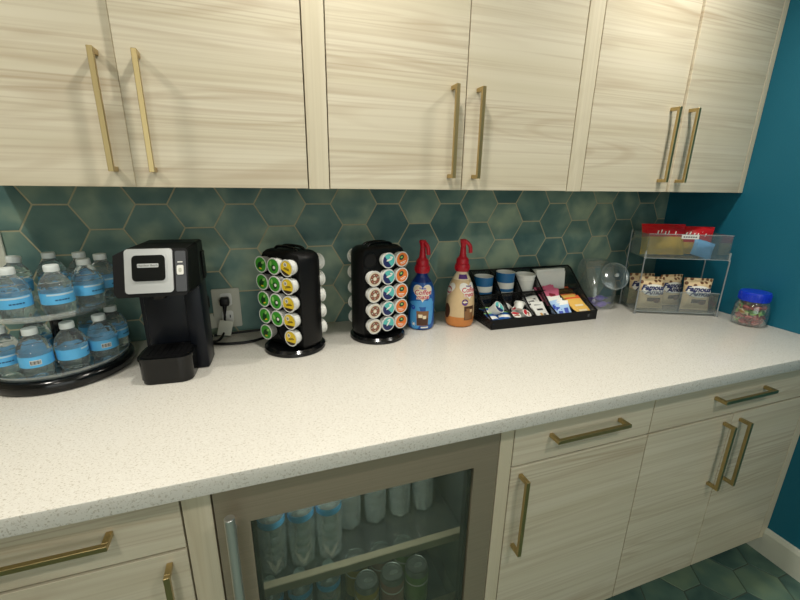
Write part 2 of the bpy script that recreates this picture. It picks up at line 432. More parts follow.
# ------------------------------------------------------------------ room shell
YF, YD, YU, ZC = -0.7575, -0.704, -0.3087, 0.915
ZU, ZTOP, ZCEIL = 1.4046, 2.345, 2.36
S = 0.0839
def clip(poly, ax, lim, keep_less):
    out = []
    for i in range(len(poly)):
        a, b = poly[i], poly[(i + 1) % len(poly)]
        ina = (a[ax] <= lim) == keep_less or a[ax] == lim; inb = (b[ax] <= lim) == keep_less or b[ax] == lim
        if ina: out.append(a)
        if ina != inb:
            t = (lim - a[ax]) / (b[ax] - a[ax]); out.append((a[0] + t * (b[0] - a[0]), a[1] + t * (b[1] - a[1])))
    return out
def hex_field(x0, x1, y0, y1, ox, oy, s, gap, thick, chamfer):
    """list of (front polygon, back polygon) for a clipped field of flat-topped hexagons"""
    h = s * math.sqrt(3) / 2; out = []
    i0 = int((x0 - ox) / (1.5 * s)) - 2; i1 = int((x1 - ox) / (1.5 * s)) + 2
    k0 = int((y0 - oy) / (2 * h)) - 2; k1 = int((y1 - oy) / (2 * h)) + 2
    for i in range(i0, i1 + 1):
        for k in range(k0, k1 + 1):
            cx = ox + s / 2 + 1.5 * s * i; cy = oy - h + (h if i % 2 else 0) + 2 * h * k
            res = []
            for inset in (gap / 2 + chamfer, gap / 2):
                rr = s - inset * 2 / math.sqrt(3)
                P = [(cx + rr * math.cos(PI / 3 * q), cy + rr * math.sin(PI / 3 * q)) for q in range(6)]
                for ax, lim, less in ((0, x0, False), (0, x1, True), (1, y0, False), (1, y1, True)):
                    if P: P = clip(P, ax, lim, less)
                res.append(P)
            if len(res[0]) >= 3 and len(res[0]) == len(res[1]): out.append(res)
    return out
def tiled(name, field, to3, mats, base):
    mb = MB(); vals = []
    for (P, Q) in field:
        n = len(P)
        V = [to3(x, y, 1) for x, y in P] + [to3(x, y, 0.55) for x, y in Q] + [to3(x, y, 0) for x, y in Q]
        F = [list(range(n))] + [(k, (k + 1) % n, n + (k + 1) % n, n + k) for k in range(n)] + [(n + k, n + (k + 1) % n, 2 * n + (k + 1) % n, 2 * n + k) for k in range(n)]
        mb.add(V, F, 0); vals += [random.random()] * len(F)
    base(mb); vals += [0.0] * (len(mb.f) - len(vals))
    o = mb.obj(name, mats)
    at = o.data.attributes.new('tile', 'FLOAT', 'FACE')
    for k, v in enumerate(vals): at.data[k].value = v
    return o
XL, YR = -3.7, -3.3
fld = hex_field(-3.3, 0.0, 0.90, 1.44, -2.4365, 1.3485, S, 0.0044, 0.004, 0.0006)
def wbase(mb):
    mb.box(XL, 0.12, 0.0004, 0.12, 0.0, ZCEIL, 1)
struct(tiled('wall_back', fld, lambda x, z, d: (x, 0.0012 - 0.0016 * d, z), [TILE, GROUT], wbase))
ffl = hex_field(XL, 0.0, YR, 0.0, -0.247 - 0.088, -0.73 + 0.088 * math.sqrt(3) / 2, 0.088, 0.004, 0.004, 0.001)
def fbase(mb):
    mb.box(XL, 0.12, YR, 0.12, -0.1, -0.0015, 1)
struct(tiled('floor', ffl, lambda x, y, d: (x, y, -0.003 + 0.003 * d), [FTILE, FGROUT], fbase))
struct(MB().box(0.0, 0.12, YR, 0.0, 0.0, ZCEIL).obj('wall_right', TEAL))
struct(MB().box(XL - 0.12, XL, YR, 0.12, 0.0, ZCEIL).obj('wall_left', CREAM))
struct(MB().box(XL - 0.12, 0.12, YR - 0.12, YR, 0.0, ZCEIL).obj('wall_rear', CREAM))
struct(MB().box(XL - 0.12, 0.12, YR - 0.12, 0.12, ZCEIL, ZCEIL + 0.1).obj('ceiling', CEIL))
bb = MB(); bb.prism([(0, 0), (-0.016, 0), (-0.016, 0.098), (-0.011, 0.112), (0, 0.115)], 0, 0.0)
bb = MB(); pr = [(0, 0), (-0.016, 0), (-0.016, 0.098), (-0.011, 0.112), (0, 0.115)]
V = [(x, YR, z) for x, z in pr] + [(x, YD - 0.0005, z) for x, z in pr]
bb.add(V, [(0, 1, 2, 3, 4), (9, 8, 7, 6, 5)] + [(k, (k + 1) % 5, 5 + (k + 1) % 5, 5 + k) for k in range(5)])
bb.box(-0.016, 0, YD - 0.001, YD + 0.0745, 0, 0.0745)
struct(bb.obj('baseboard_right', WTRIM))

# ------------------------------------------------------------------ cabinets
def bar_handle(parent, length, vertical, loc, mat):
    """square brass bar pull on two feet; local y = 0 is the door face, the bar stands out to -y"""
    mb = MB(); h = length / 2; w = 0.0055; st = 0.037
    def bx(a, b, y0, y1, c0, c1, bev=0.0008):
        if vertical: mb.box(c0, c1, y0, y1, a, b, bev=bev)
        else: mb.box(a, b, y0, y1, c0, c1, bev=bev)
    bx(-h, h, -st, -st + 0.010, -w, w)
    bx(-h, -h + 0.011, -st + 0.009, -0.0002, -w, w); bx(h - 0.011, h, -st + 0.009, -0.0002, -w, w)
    return mb.obj('handle', mat, parent, loc)
def panel(name, x0, x1, z0, z1, parent, mat, front, thick=0.019, hinge=None, deg=0.0):
    """door or drawer front; origin at the panel's centre unless hinged"""
    g = 0.0018
    if hinge == 'right': ox = x1
    elif hinge == 'left': ox = x0
    else: ox = (x0 + x1) / 2
    oz = (z0 + z1) / 2
    o = MB().box(x0 + g - ox, x1 - g - ox, 0, thick, z0 + g - oz, z1 - g - oz, bev=0.0008).obj(name, mat, parent, (ox, front, oz))
    o.rotation_euler = (0, 0, math.radians(deg))
    return o, ox, oz
def upper(label, x0, xm, x1, hL, hR, degL=0, degR=0, trim=0.0):
    t = thing('upper_cabinet', label, 'cabinet', (0, 0, 0), 0, 'wall cabinets above the counter')
    b = MB()
    b.box(x0, x1, YU + 0.0205, -0.0035, ZU + 0.001, ZTOP, bev=0.0006)
    b.box(x0 + 0.002, x1 - 0.002, YU + 0.0198, YU + 0.0204, ZU + 0.002, ZTOP - 0.002, 1)  # dark sheet over the wood stands in for shade in the seams
    b.obj('body', [WOOD_V, SHADOWGAP], t)
    d, ox, oz = panel('door', x0, xm, ZU - 0.001, ZTOP - 0.003, t, WOOD_H, YU, hinge='left', deg=degL)
    bar_handle(d, 0.245, True, (hL - ox, 0, 1.561 - oz), BRASS)
    d, ox, oz = panel('door', xm, x1, ZU - 0.001, ZTOP - 0.003, t, WOOD_H, YU, hinge='right', deg=degR)
    bar_handle(d, 0.245, True, (hR - ox, 0, 1.561 - oz), BRASS)
    return t
upper('pale ash wall cabinet with two doors above the water bottles and coffee maker', -2.492, -2.0984, -1.7043, -2.135, -2.055, 0, 2.2)
upper('pale ash wall cabinet with two doors above the pod carousels and creamers', -1.6487, -1.2544, -0.8661, -1.298, -1.218, 0, 0)
upper('pale ash wall cabinet with two doors beside the teal wall', -0.807, -0.4159, -0.027, -0.468, -0.390, 0, 1.2)
for x0, x1, lab in ((-1.7043, -1.6487, 'narrow ash filler strip between the left and middle wall cabinets'),
                    (-0.8661, -0.807, 'narrow ash filler strip between the middle and right wall cabinets'),
                    (-0.027, -0.0003, 'slim ash filler strip between wall cabinet and teal wall')):
    xc = (x0 + x1) / 2
    o = MB().box(x0 - xc + 0.0015, x1 - xc - 0.0012, 0, 0.30, ZU - 1.87, ZTOP - 1.87, bev=0.0006).obj('filler_strip', WOOD_V, None, (xc, YU, 1.87))
    tag(o, lab, 'filler strip', 'filler strips of the wall cabinets')

ZCB, ZDR, ZDB = 0.878, 0.7215, 0.0753
def base_body(t, x0, x1):
    b = MB()
    b.box(x0, x1, YD + 0.0205, -0.004, ZDB, ZCB - 0.0005, 0, bev=0.0006)
    b.box(x0 + 0.002, x1 - 0.002, YD + 0.0198, YD + 0.0204, ZDB + 0.002, ZCB - 0.002, 1)
    b.obj('body', [WOOD_V, SHADOWGAP], t)
    MB().box(x0, x1, YD + 0.075, YD + 0.09, 0.001, ZDB).obj('toe_kick', WOOD_H, t)
def drawer(t, x0, x1, hx):
    d, ox, oz = panel('drawer', x0, x1, ZDR + 0.001, ZCB - 0.004, t, WOOD_H, YD)
    bar_handle(d, 0.243, False, (hx - ox, 0, 0.797 - oz), BRASS_H)
def bdoor(t, x0, x1, hx):
    d, ox, oz = panel('door', x0, x1, ZDB, ZDR - 0.002, t, WOOD_H, YD)
    bar_handle(d, 0.243, True, (hx - ox, 0, 0.575 - oz), BRASS)
BC = []
t = thing('base_cabinet', 'pale ash base cabinet left of the glass fridge', 'cabinet', (0, 0, 0), 0, 'base cabinets under the counter')
BC.append(t); base_body(t, -2.50, -2.0212); drawer(t, -2.50, -2.0212, -2.2565); bdoor(t, -2.50, -2.0212, -2.056)
t = thing('base_cabinet', 'pale ash base cabinet with drawer and single door right of the fridge', 'cabinet', (0, 0, 0), 0, 'base cabinets under the counter')
BC.append(t); base_body(t, -1.2702, -0.7958); drawer(t, -1.2702, -0.7958, -1.040); bdoor(t, -1.2702, -0.7958, -1.2385)
t = thing('base_cabinet', 'wide pale ash base cabinet with wide drawer and paired doors beside teal wall', 'cabinet', (0, 0, 0), 0, 'base cabinets under the counter')
BC.append(t); base_body(t, -0.7958, -0.040); drawer(t, -0.7958, -0.040, -0.42); bdoor(t, -0.7958, -0.4225, -0.461); bdoor(t, -0.4225, -0.040, -0.3835)
for (x0, x1), par in zip(((-2.0212, -1.9671), (-1.3114, -1.2702), (-0.040, -0.0003)), BC):
    xc = (x0 + x1) / 2
    MB().box(x0 - xc + 0.0018, x1 - xc - 0.0014, 0, 0.3, ZDB - 0.47, ZCB - 0.0008 - 0.47, bev=0.0006).obj('filler_strip', WOOD_V, par, (xc, YD, 0.47))
o = MB().box(-3.2, -0.0004, YF, -0.0034, ZCB, ZC, bev=0.0022, seg=2).obj('countertop', QUARTZ)
tag(o, 'long white speckled quartz countertop over the base cabinets', 'countertop')

# ------------------------------------------------------------------ beverage fridge
fr = thing('beverage_fridge', 'stainless undercounter beverage fridge with glass door and drinks inside', 'fridge', (0, 0, 0))
FX0, FX1, FZ1, FYB = -1.9648, -1.3130, 0.872, -0.06
DT = 0.042                                            # door thickness
b = MB(); w = 0.028; fy = YD + DT + 0.002
b.box(FX0, FX0 + w, fy, FYB, 0.02, FZ1, 0); b.box(FX1 - w, FX1, fy, FYB, 0.02, FZ1, 0)
b.box(FX0 + w, FX1 - w, fy, FYB, FZ1 - w, FZ1, 0); b.box(FX0 + w, FX1 - w, fy, FYB, 0.02, 0.11, 0)
b.box(FX0 + w, FX1 - w, FYB - w, FYB, 0.11, FZ1 - w, 0)
b.obj('body', plain('fridge_liner', (60, 66, 66), 0.6, noise=0.05), fr)
dr = MB(); gx0, gx1, gz0, gz1 = -1.901, -1.3795, 0.165, 0.7495
dr.box(FX0, gx0, YD, YD + DT, 0.10, FZ1); dr.box(gx1, FX1, YD, YD + DT, 0.10, FZ1)
dr.box(gx0, gx1, YD, YD + DT, gz1, FZ1); dr.box(gx0, gx1, YD, YD + DT, 0.10, gz0)
door = dr.obj('door', STEEL, fr)
MB().box(gx0, gx1, YD + 0.006, YD + 0.010, gz0, gz1).obj('glass_pane', DOORG, door)
g = MB(); bw = 0.010
g.box(gx0, gx0 + bw, YD + 0.012, YD + 0.030, gz0, gz1); g.box(gx1 - bw, gx1, YD + 0.012, YD + 0.030, gz0, gz1)
g.box(gx0, gx1, YD + 0.012, YD + 0.030, gz1 - bw, gz1); g.box(gx0, gx1, YD + 0.012, YD + 0.030, gz0, gz0 + bw)
g.obj('gasket', BLACKM, door)
hd = MB(); hx, hy = -1.9325, YD - 0.05
hd.lathe([(0.0, 0.23), (0.0085, 0.23), (0.0098, 0.2315), (0.0098, 0.8135), (0.0085, 0.815), (0.0, 0.815)], 20, 0, True, Matrix.Translation((hx, hy, 0)))
handle = hd.obj('handle', CHROME, door)
for z in (0.30, 0.745):
    MB().cyl((hx, hy + 0.004, z), (hx, YD + 0.001, z), 0.006, n=12).obj('bracket', CHROME, handle)
shelves = []
for z in (0.455, 0.2):
    sh = MB().box(FX0 + w + 0.004, FX1 - w - 0.004, -0.60, FYB - w - 0.01, z - 0.006, z - 0.0005).obj('shelf', clear_mat('fridge_shelf_glass_%d' % int(z * 1000), (0.8, 0.86, 0.85), 0.05, 0.04), fr)
    MB().box(FX0 + w + 0.004, FX1 - w - 0.004, -0.621, -0.6005, z - 0.026, z + 0.002, bev=0.002).obj('shelf_trim', TRIMB, sh)
MB().box(FX0, FX1, YD + 0.05, YD + 0.07, 0.004, 0.098).obj('toe_grille', BLACK, fr)

# water bottles ------------------------------------------------------
def bottle_profile(h, r, neck=0.0125):
    capz = h - 0.014
    return [(0.0, 0.004), (r * 0.55, 0.0), (r * 0.86, 0.001), (r * 0.98, 0.009), (r * 0.95, 0.02), (r, 0.027), (r * 0.94, 0.038), (r, 0.047),
            (r * 0.985, h * 0.30), (r * 0.95, h * 0.31), (r * 0.985, h * 0.33), (r * 0.985, h * 0.42), (r * 0.95, h * 0.43), (r * 0.985, h * 0.45), (r * 0.985, h * 0.56), (r * 0.95, h * 0.57), (r * 0.985, h * 0.60), (r * 0.985, h * 0.76), (r * 0.97, h * 0.80), (r * 0.80, h * 0.855), (r * 0.55, h * 0.893), (neck * 1.15, h * 0.912), (neck, h * 0.92), (neck, capz)]
def small_profile(h, r, neck=0.0125):
    return [(0.0, 0.004), (r * 0.55, 0.0), (r * 0.84, 0.001), (r * 0.96, 0.008), (r * 0.93, 0.016), (r * 1.0, 0.022), (r * 0.97, 0.028), (r * 0.985, h * 0.25), (r * 0.985, h * 0.48), (r * 1.02, h * 0.51), (r * 1.02, h * 0.545),
            (r * 0.96, h * 0.56), (r * 0.99, h * 0.585), (r * 0.93, h * 0.65), (r * 0.80, h * 0.72), (r * 0.62, h * 0.785), (r * 0.46, h * 0.83), (neck * 1.1, h * 0.865), (neck, h * 0.88), (neck, h - 0.014)]
def make_bottle(name, h, r, label, group, code=False, ink=True, lab_z=(0.25, 0.475), solid=True, text_dir=-PI / 2):
    t = thing(name, label, 'bottle', (0, 0, 0), 0, group)
    pf = small_profile(h, r) if solid else bottle_profile(h, r)
    m = MB()
    V = []
    # petalled foot and ribbed sides
    n = 30
    n = 40
    m.lathe(pf + [(0.0, pf[-1][1])], n)
    RV = []
    for (x, y, z) in m.v:
        a_ = math.atan2(y, x); f_ = 1.0
        if z < h * 0.24: f_ -= 0.13 * (0.5 + 0.5 * math.cos(6 * a_)) * (1 - z / (h * 0.24))
        if not solid and h * 0.2 < z < h * 0.36: f_ -= 0.03 * (0.5 + 0.5 * math.cos(10 * a_))
        if solid and h * 0.62 < z < h * 0.84: f_ -= 0.06 * (0.5 + 0.5 * math.cos(8 * a_ + 20 * z))
        RV.append((x * f_, y * f_, z))
    m.v = RV
    m.obj('bottle_body', WATER if solid else PETB, t)
    L = MB(); z0, z1 = h * lab_z[0], h * lab_z[1]; lr = r * 0.985 + 0.0006
    L.lathe([(lr, z0), (lr, z1)], 30, 0, True, None, False)
    lp = [(lr, z0), (lr, z1)]
    if ink:
        # small illegible line of dark lettering, as the photo shows it
        for q, (a, wd) in enumerate(((-0.012, 0.005), (-0.0055, 0.005), (0.0005, 0.004), (0.006, 0.005), (0.012, 0.004))):
            geo = ([(a - wd / 2, -0.0016), (a + wd / 2, -0.0016), (a + wd / 2, 0.0016), (a - wd / 2, 0.0016)], [[0, 1, 2, 3]])
            wrap_on(L, geo, lp, text_dir, (z0 + z1) / 2 - 0.003, 0.0004, 1)
        geo = ([(-0.03, -0.002), (0.03, -0.002), (0.03, 0.002), (-0.03, 0.002)], [[0, 1, 2, 3]])
        wrap_on(L, geo, lp, text_dir, z1 - 0.0035, 0.0003, 2)
    if code:
        ww = 0.011
        wrap_on(L, ([(-ww, -0.006), (ww, -0.006), (ww, 0.006), (-ww, 0.006)], [[0, 1, 2, 3]]), lp, text_dir, (z0 + z1) / 2 - 0.001, 0.0004, 3)
        for k in range(9):
            x = -0.009 + k * 0.00225; q = 0.0005 if k % 3 else 0.0009
            wrap_on(L, ([(x - q, -0.0045), (x + q, -0.0045), (x + q, 0.0045), (x - q, 0.0045)], [[0, 1, 2, 3]]), lp, text_dir, (z0 + z1) / 2 - 0.001, 0.0007, 4)
    L.obj('label', [LABELB, LABELD, LABELP, WHITEP, INKBLK], t)
    c = MB(); cr = 0.0155
    prof = [(0.0, h - 0.015), (cr, h - 0.015), (cr, h - 0.011), (cr * 0.97, h - 0.0105), (cr, h - 0.010), (cr, h - 0.002), (cr * 0.92, h), (0.0, h)]
    c.lathe(prof, 24); c.obj('cap', CAPW, t)
    return t

# ------------------------------------------------------------------ two-tier stand with small water bottles
TX, TY = -2.372, -0.172
st = thing('tiered_bottle_stand', 'two-tier round stand with black base and clear tiers at left end of counter', 'stand', (TX, TY, ZC))
MB().lathe([(0, 0), (0.150, 0), (0.158, 0.004), (0.161, 0.012), (0.161, 0.024), (0.156, 0.031), (0.150, 0.033), (0, 0.033)], 64).obj('base', BLACKG, st)
MB().lathe([(0, 0.0335), (0.143, 0.0335), (0.150, 0.036), (0.1545, 0.048), (0.1525, 0.048), (0.148, 0.0385), (0, 0.0375)], 64).obj('lower_tier', TIERG, st)
MB().lathe([(0, 0.178), (0.134, 0.178), (0.141, 0.181), (0.146, 0.196), (0.144, 0.196), (0.139, 0.185), (0, 0.182)], 64).obj('upper_tier', TIERG, st)
MB().lathe([(0, 0.0376), (0.014, 0.0376), (0.014, 0.1778), (0, 0.1778)], 20).obj('post', BLACKG, st)
BH, BR = 0.122, 0.0335
zl, zu = ZC + 0.0378, ZC + 0.1853
GU, GL = 'small water bottles on the upper tier', 'small water bottles on the lower tier'
protoA = make_bottle('water_bottle', BH, BR, '', GU)
protoB = make_bottle('water_bottle', BH, BR, '', GL, code=True, ink=False)
def camdir(x, y): return math.atan2(-1.427 - y, -1.834 - x)
upperB = [(-2.397, -0.277, 'small water bottle at front of upper tier, left of the two nearest ones', 0.1),
          (-2.318, -0.262, 'small water bottle at front of upper tier, right of the two nearest ones', 0.25),
          (-2.277, -0.190, 'small water bottle on upper tier nearest the coffee maker', 0.6),
          (-2.262, -0.118, 'small water bottle on upper tier, half hidden behind one nearest coffee maker', 0.9),
          (-2.325, -0.075, 'small water bottle at back of upper tier, right of the pair by the tiles', 0.3),
          (-2.400, -0.062, 'small water bottle at back of upper tier, left of the pair by the tiles', 0.3),
          (-2.462, -0.125, 'small water bottle on upper tier with tilted cap, behind the front left one', 0.0),
          (-2.470, -0.215, 'small water bottle on upper tier cut off by left edge of photo', -0.3)]
for k, (x, y, lab, tw) in enumerate(upperB):
    rz = camdir(x, y) + PI / 2 + tw
    o = protoA if k == 0 else dup(protoA)
    o.location = (x, y, zu); o.rotation_euler = (0, 0, rz); o['label'] = lab
    if k == 6:
        o.rotation_euler = (0.0, 0.10, 0.2); o.location.z += 0.0025
lowerB = [(-2.381, -0.283, 'small water bottle with barcode at front of the lower tier', -0.1, 1),
          (-2.455, -0.255, 'small water bottle on lower tier cut off by left edge of photo', 0, 0),
          (-2.316, -0.256, 'small water bottle on lower tier right of the front barcode bottle', 1.4, 0),
          (-2.262, -0.210, 'small water bottle with barcode on lower tier nearest the coffee maker', 0.15, 1),
          (-2.258, -0.130, 'small water bottle on lower tier behind barcode one nearest coffee maker', 1.0, 0),
          (-2.424, -0.170, 'small water bottle on lower tier behind the front barcode bottle', 1.6, 0),
          (-2.325, -0.085, 'small water bottle at the back of lower tier beside the black post', 1.6, 0)]
usedB = False
for k, (x, y, lab, tw, code) in enumerate(lowerB):
    rz = camdir(x, y) + PI / 2 + tw
    if code and not usedB: o = protoB; usedB = True
    else: o = dup(protoB if code else protoA)
    o.location = (x, y, zl); o.rotation_euler = (0, 0, rz); o['label'] = lab; o['group'] = GL

# bottles and cans in the fridge
fb = make_bottle('water_bottle', 0.212, 0.0335, '', 'water bottles on upper fridge shelf', ink=False, lab_z=(0.70, 0.79), solid=False)
ordn = ['leftmost', 'second from left', 'third from left', 'fourth from left', 'fifth from left', 'sixth from left', 'rightmost']
spots = []
for k, x in enumerate((-1.866, -1.794, -1.722)):
    spots.append((x, -0.562, 0.4565, 'water bottle in front row of upper fridge shelf, %s of three' % ['leftmost', 'middle', 'rightmost'][k], 'water bottles on upper fridge shelf'))
for k, x in enumerate((-1.884, -1.806, -1.729, -1.652, -1.575, -1.498, -1.421)):
    spots.append((x, -0.488, 0.4565, 'water bottle in back row of upper fridge shelf, %s of seven' % ordn[k], 'water bottles on upper fridge shelf'))
for k, x in enumerate((-1.885, -1.808, -1.731)):
    spots.append((x, -0.562, 0.2015, 'water bottle on lower fridge shelf, %s of three beside the cans' % ['leftmost', 'middle', 'rightmost'][k], 'water bottles on lower fridge shelf'))
for k, (x, y, z, lab, grp) in enumerate(spots):
    o = fb if k == 0 else dup(fb)
    o.location = (x, y, z); o['label'] = lab; o['group'] = grp
def make_can(mat, label):
    t = thing('drink_can', label, 'can', (0, 0, 0), 0, 'drink cans on the lower fridge shelf')
    r, h = 0.0352, 0.131
    c = MB(); c.lathe([(0, 0.003), (r * 0.72, 0.0), (r * 0.82, 0.004), (r, 0.014), (r, h - 0.017)], 32)
    c.lathe([(r * 1.001, 0.085), (r * 1.003, 0.0855), (r * 1.003, 0.090), (r * 1.001, 0.0905)], 32, 1, True, None, False)
    c.obj('can_body', [mat, WHITEI], t)
    e = MB(); e.lathe([(r, h - 0.0168), (r * 0.97, h - 0.012), (r * 0.84, h - 0.0035), (r * 0.875, h), (r * 0.82, h - 0.001), (r * 0.79, h - 0.006), (0, h - 0.006)], 32)
    e.obj('can_top', CANT, t)
    p = MB(); p.prism(ellipse2d(0.005, 0, 0.013, 0.007)[0], h - 0.0055, h - 0.0035); p.obj('pull_tab', CHROME, t)
    return t
cans = [(-1.625, CANY, 'yellow', -0.578), (-1.548, CANR, 'rose', -0.578), (-1.471, CANG, 'green', -0.578)]
for x, m, nm, y in cans:
    c1 = make_can(m, '%s drink can in the front row on lower fridge shelf' % nm); c1.location = (x, y, 0.2015)
    c2 = dup(c1, '%s drink can in the second row on lower fridge shelf' % nm, (x - 0.012, y + 0.080, 0.2015))

# ------------------------------------------------------------------ coffee maker
cm = thing('coffee_maker', 'black single-serve coffee maker with silver front panel', 'coffee maker', (-2.0925, -0.352, ZC), math.radians(-4.0))
def ext_y(mb, poly_xz, y0, y1, mi=0, shear=0.0, zref=0.0):
    n = len(poly_xz)
    V = [(x, y0 + shear * (z - zref), z) for x, z in poly_xz] + [(x, y1, z) for x, z in poly_xz]
    mb.add(V, [list(range(n)), list(range(n, 2 * n))[::-1]] + [(k, (k + 1) % n, n + (k + 1) % n, n + k) for k in range(n)], mi)
# drip tray with rounded front
d = MB(); tp = rrect(-0.064, 0.060, -0.003, 0.105, 0.028, 6)
d.prism([(x * 0.97, y * 0.97 + 0.003) for x, y in tp], 0.0005, 0.012); d.prism(tp, 0.012, 0.064); d.prism([((x + 0.002) * 1.035 - 0.002, y * 1.02 - 0.002) for x, y in tp], 0.064, 0.072)
dt = d.obj('drip_tray', BLACKG, cm)
gr = MB(); gr.prism(rrect(-0.059, 0.055, 0.003, 0.098, 0.026, 6), 0.072, 0.074)
for k in range(7): gr.box(-0.045 + k * 0.014, -0.040 + k * 0.014, 0.02, 0.085, 0.074, 0.0752, 0)
gr.obj('drip_grate', BLACK, dt)
b = MB()
b.box(-0.060, 0.050, 0.104, 0.165, 0.0005, 0.245, bev=0.006, seg=2)
b.box(0.046, 0.089, 0.076, 0.160, 0.0005, 0.245, bev=0.007, seg=2)
b.box(-0.080, -0.058, 0.135, 0.175, 0.0005, 0.245, bev=0.007, seg=2)
b.obj('body', NAVYBLK, cm)
# head: bevelled block whose front leans back
hm = MB()
zt, zb = 0.350, 0.233
sec = [(-0.091, zb + 0.006), (-0.086, zb), (0.088, zb), (0.0965, zb + 0.008), (0.0985, zt - 0.004), (0.094, zt), (-0.060, zt), (-0.088, zt - 0.026)]
fr_ = [(-0.086, zb + 0.010), (-0.078, zb), (0.070, zb), (0.0765, zb + 0.008), (0.0785, zt - 0.012), (0.074, zt - 0.006), (-0.058, zt - 0.006), (-0.086, zt - 0.020)]
bk_ = [(-0.091, zb + 0.006), (-0.086, zb), (0.082, zb), (0.0895, zb + 0.008), (0.0885, zt - 0.004), (0.084, zt), (-0.040, zt), (-0.085, zt - 0.032)]
n = 8; V = []
for (yy, sh, sec) in ((0.006, 0.36, fr_), (0.022, 0.30, [(a_ * 1.015, b_) for a_, b_ in fr_]), (0.085, 0.2, bk_), (0.168, 0.0, bk_)):
    V += [(x, yy + sh * (z - zb), z) for x, z in sec]
hm.add(V, [list(range(n)), list(range(24, 32))[::-1]] + [(i * n + k, i * n + (k + 1) % n, (i + 1) * n + (k + 1) % n, (i + 1) * n + k) for i in range(3) for k in range(n)], 0)
hm.box(0.0885, 0.0925, 0.135, 0.165, zb + 0.012, zt - 0.03, bev=0.0015)
head = hm.obj('brew_head', BLACK, cm)
def on_front(mb, poly, lift0, lift1, mi=0):
    """plate lying on the leaning front of the head"""
    n = len(poly)
    V = [(x, 0.006 + 0.36 * (z - zb) - l, z) for l in (lift0, lift1) for x, z in poly]
    mb.add(V, [list(range(n)), list(range(n, 2 * n))[::-1]] + [(k, (k + 1) % n, n + (k + 1) % n, n + k) for k in range(n)], mi)
sp = MB()
on_front(sp, rrect(-0.060, 0.045, 0.243, 0.345, 0.008), 0.0002, 0.006)
on_front(sp, rrect(-0.047, 0.033, 0.268, 0.335, 0.010), 0.006, 0.008)
panelo = sp.obj('silver_panel', SILVER, cm)
bt = MB(); on_front(bt, rrect(-0.043, 0.029, 0.272, 0.331, 0.009), 0.008, 0.0105)
bto = bt.obj('brew_button', BLACKG, panelo)
pt = MB(); on_front(pt, rrect(-0.031, 0.015, 0.303, 0.312, 0.001, 1), 0.0105, 0.0112); V2, F2 = text_geo('Hamilton Beach', 0.0068)
pt.add([(x - 0.008, 0.006 + 0.36 * (z + 0.3075 - zb) - 0.0115, z + 0.3075) for x, z in V2], F2, 1)
tag(pt.obj('name_plate', [SILVER, INKBLK], panelo), 'silver name plate with dark lettering', None)
ds = MB(); on_front(ds, rrect(0.050, 0.074, 0.243, 0.338, 0.003, 2), 0.0002, 0.003)
dso = ds.obj('control_strip', GREYP, cm)
bu = MB(); on_front(bu, rrect(0.0535, 0.0685, 0.283, 0.305, 0.003, 3), 0.003, 0.0055); on_front(bu, rrect(0.0575, 0.0645, 0.289, 0.299, 0.003, 3), 0.0055, 0.006, 1)
bu.obj('power_button', [WHITEI, OFFW], dso)
il = MB(); on_front(il, rrect(0.055, 0.067, 0.311, 0.3135, 0.0008, 1), 0.003, 0.0035); il.obj('indicator_light', WHITEI, dso)
nz = MB(); nz.lathe([(0, 0.215), (0.017, 0.215), (0.024, 0.2325), (0, 0.2325)], 24, 0, True, Matrix.Translation((-0.006, 0.062, 0))); nz.obj('nozzle', BLACK, cm)

# ------------------------------------------------------------------ outlet, plugs and cords
ou = thing('wall_outlet', 'off-white wall outlet plate on the green tiles beside the coffee maker', 'outlet', (-1.963, -0.0012, 1.003), 0)
o = MB(); P = rrect(-0.0435, 0.0435, -0.0685, 0.0685, 0.004, 3)
V = [(x, y, z) for y in (0, -0.005) for x, z in P]; n = len(P)
o.add(V, [list(range(n))[::-1], list(range(n, 2 * n))] + [(k, (k + 1) % n, n + (k + 1) % n, n + k) for k in range(n)]); o.obj('cover_plate', OFFW, ou)
for z in (0.031, -0.031):
    s2 = MB(); P = rrect(-0.018, 0.018, z - 0.022, z + 0.022, 0.008, 4); n = len(P)
    s2.add([(x, y, zz) for y in (-0.005, -0.0062) for x, zz in P], [list(range(n, 2 * n))] + [(k, (k + 1) % n, n + (k + 1) % n, n + k) for k in range(n)])
    s2.box(-0.009, -0.006, -0.0066, -0.0060, z - 0.003, z + 0.009, 1); s2.box(0.006, 0.009, -0.0066, -0.0060, z - 0.003, z + 0.007, 1)
    s2.obj('socket', [WHITE, BLACKM], ou)
def smoothpath(pts, sub=8):
    P = [Vector(p) for p in pts]; out = []
    for i in range(len(P) - 1):
        p0, p1, p2, p3 = P[max(i - 1, 0)], P[i], P[i + 1], P[min(i + 2, len(P) - 1)]
        for k in range(sub):
            t = k / sub
            out.append(0.5 * ((2 * p1) + (-p0 + p2) * t + (2 * p0 - 5 * p1 + 4 * p2 - p3) * t * t + (-p0 + 3 * p1 - 3 * p2 + p3) * t ** 3))
    out.append(P[-1]); return out
pc = thing('power_cord', 'black power cord with grey tag plugged into the outlet by coffee maker', 'cord', (0, 0, 0))
pg = MB(); pg.box(-1.982, -1.952, -0.040, -0.0085, 1.018, 1.046, bev=0.006, seg=2); pg.cyl((-1.967, -0.030, 1.020), (-1.970, -0.034, 0.99), 0.007, 0.004, 12)
pg.obj('plug', BLACK, pc)
MB().tube(smoothpath([(-1.970, -0.034, 0.992), (-1.972, -0.036, 0.965), (-1.975, -0.045, 0.935), (-1.99, -0.08, 0.9192), (-2.02, -0.09, 0.9192), (-2.04, -0.085, 0.9192)]), 0.0036).obj('cable', BLACK, pc)
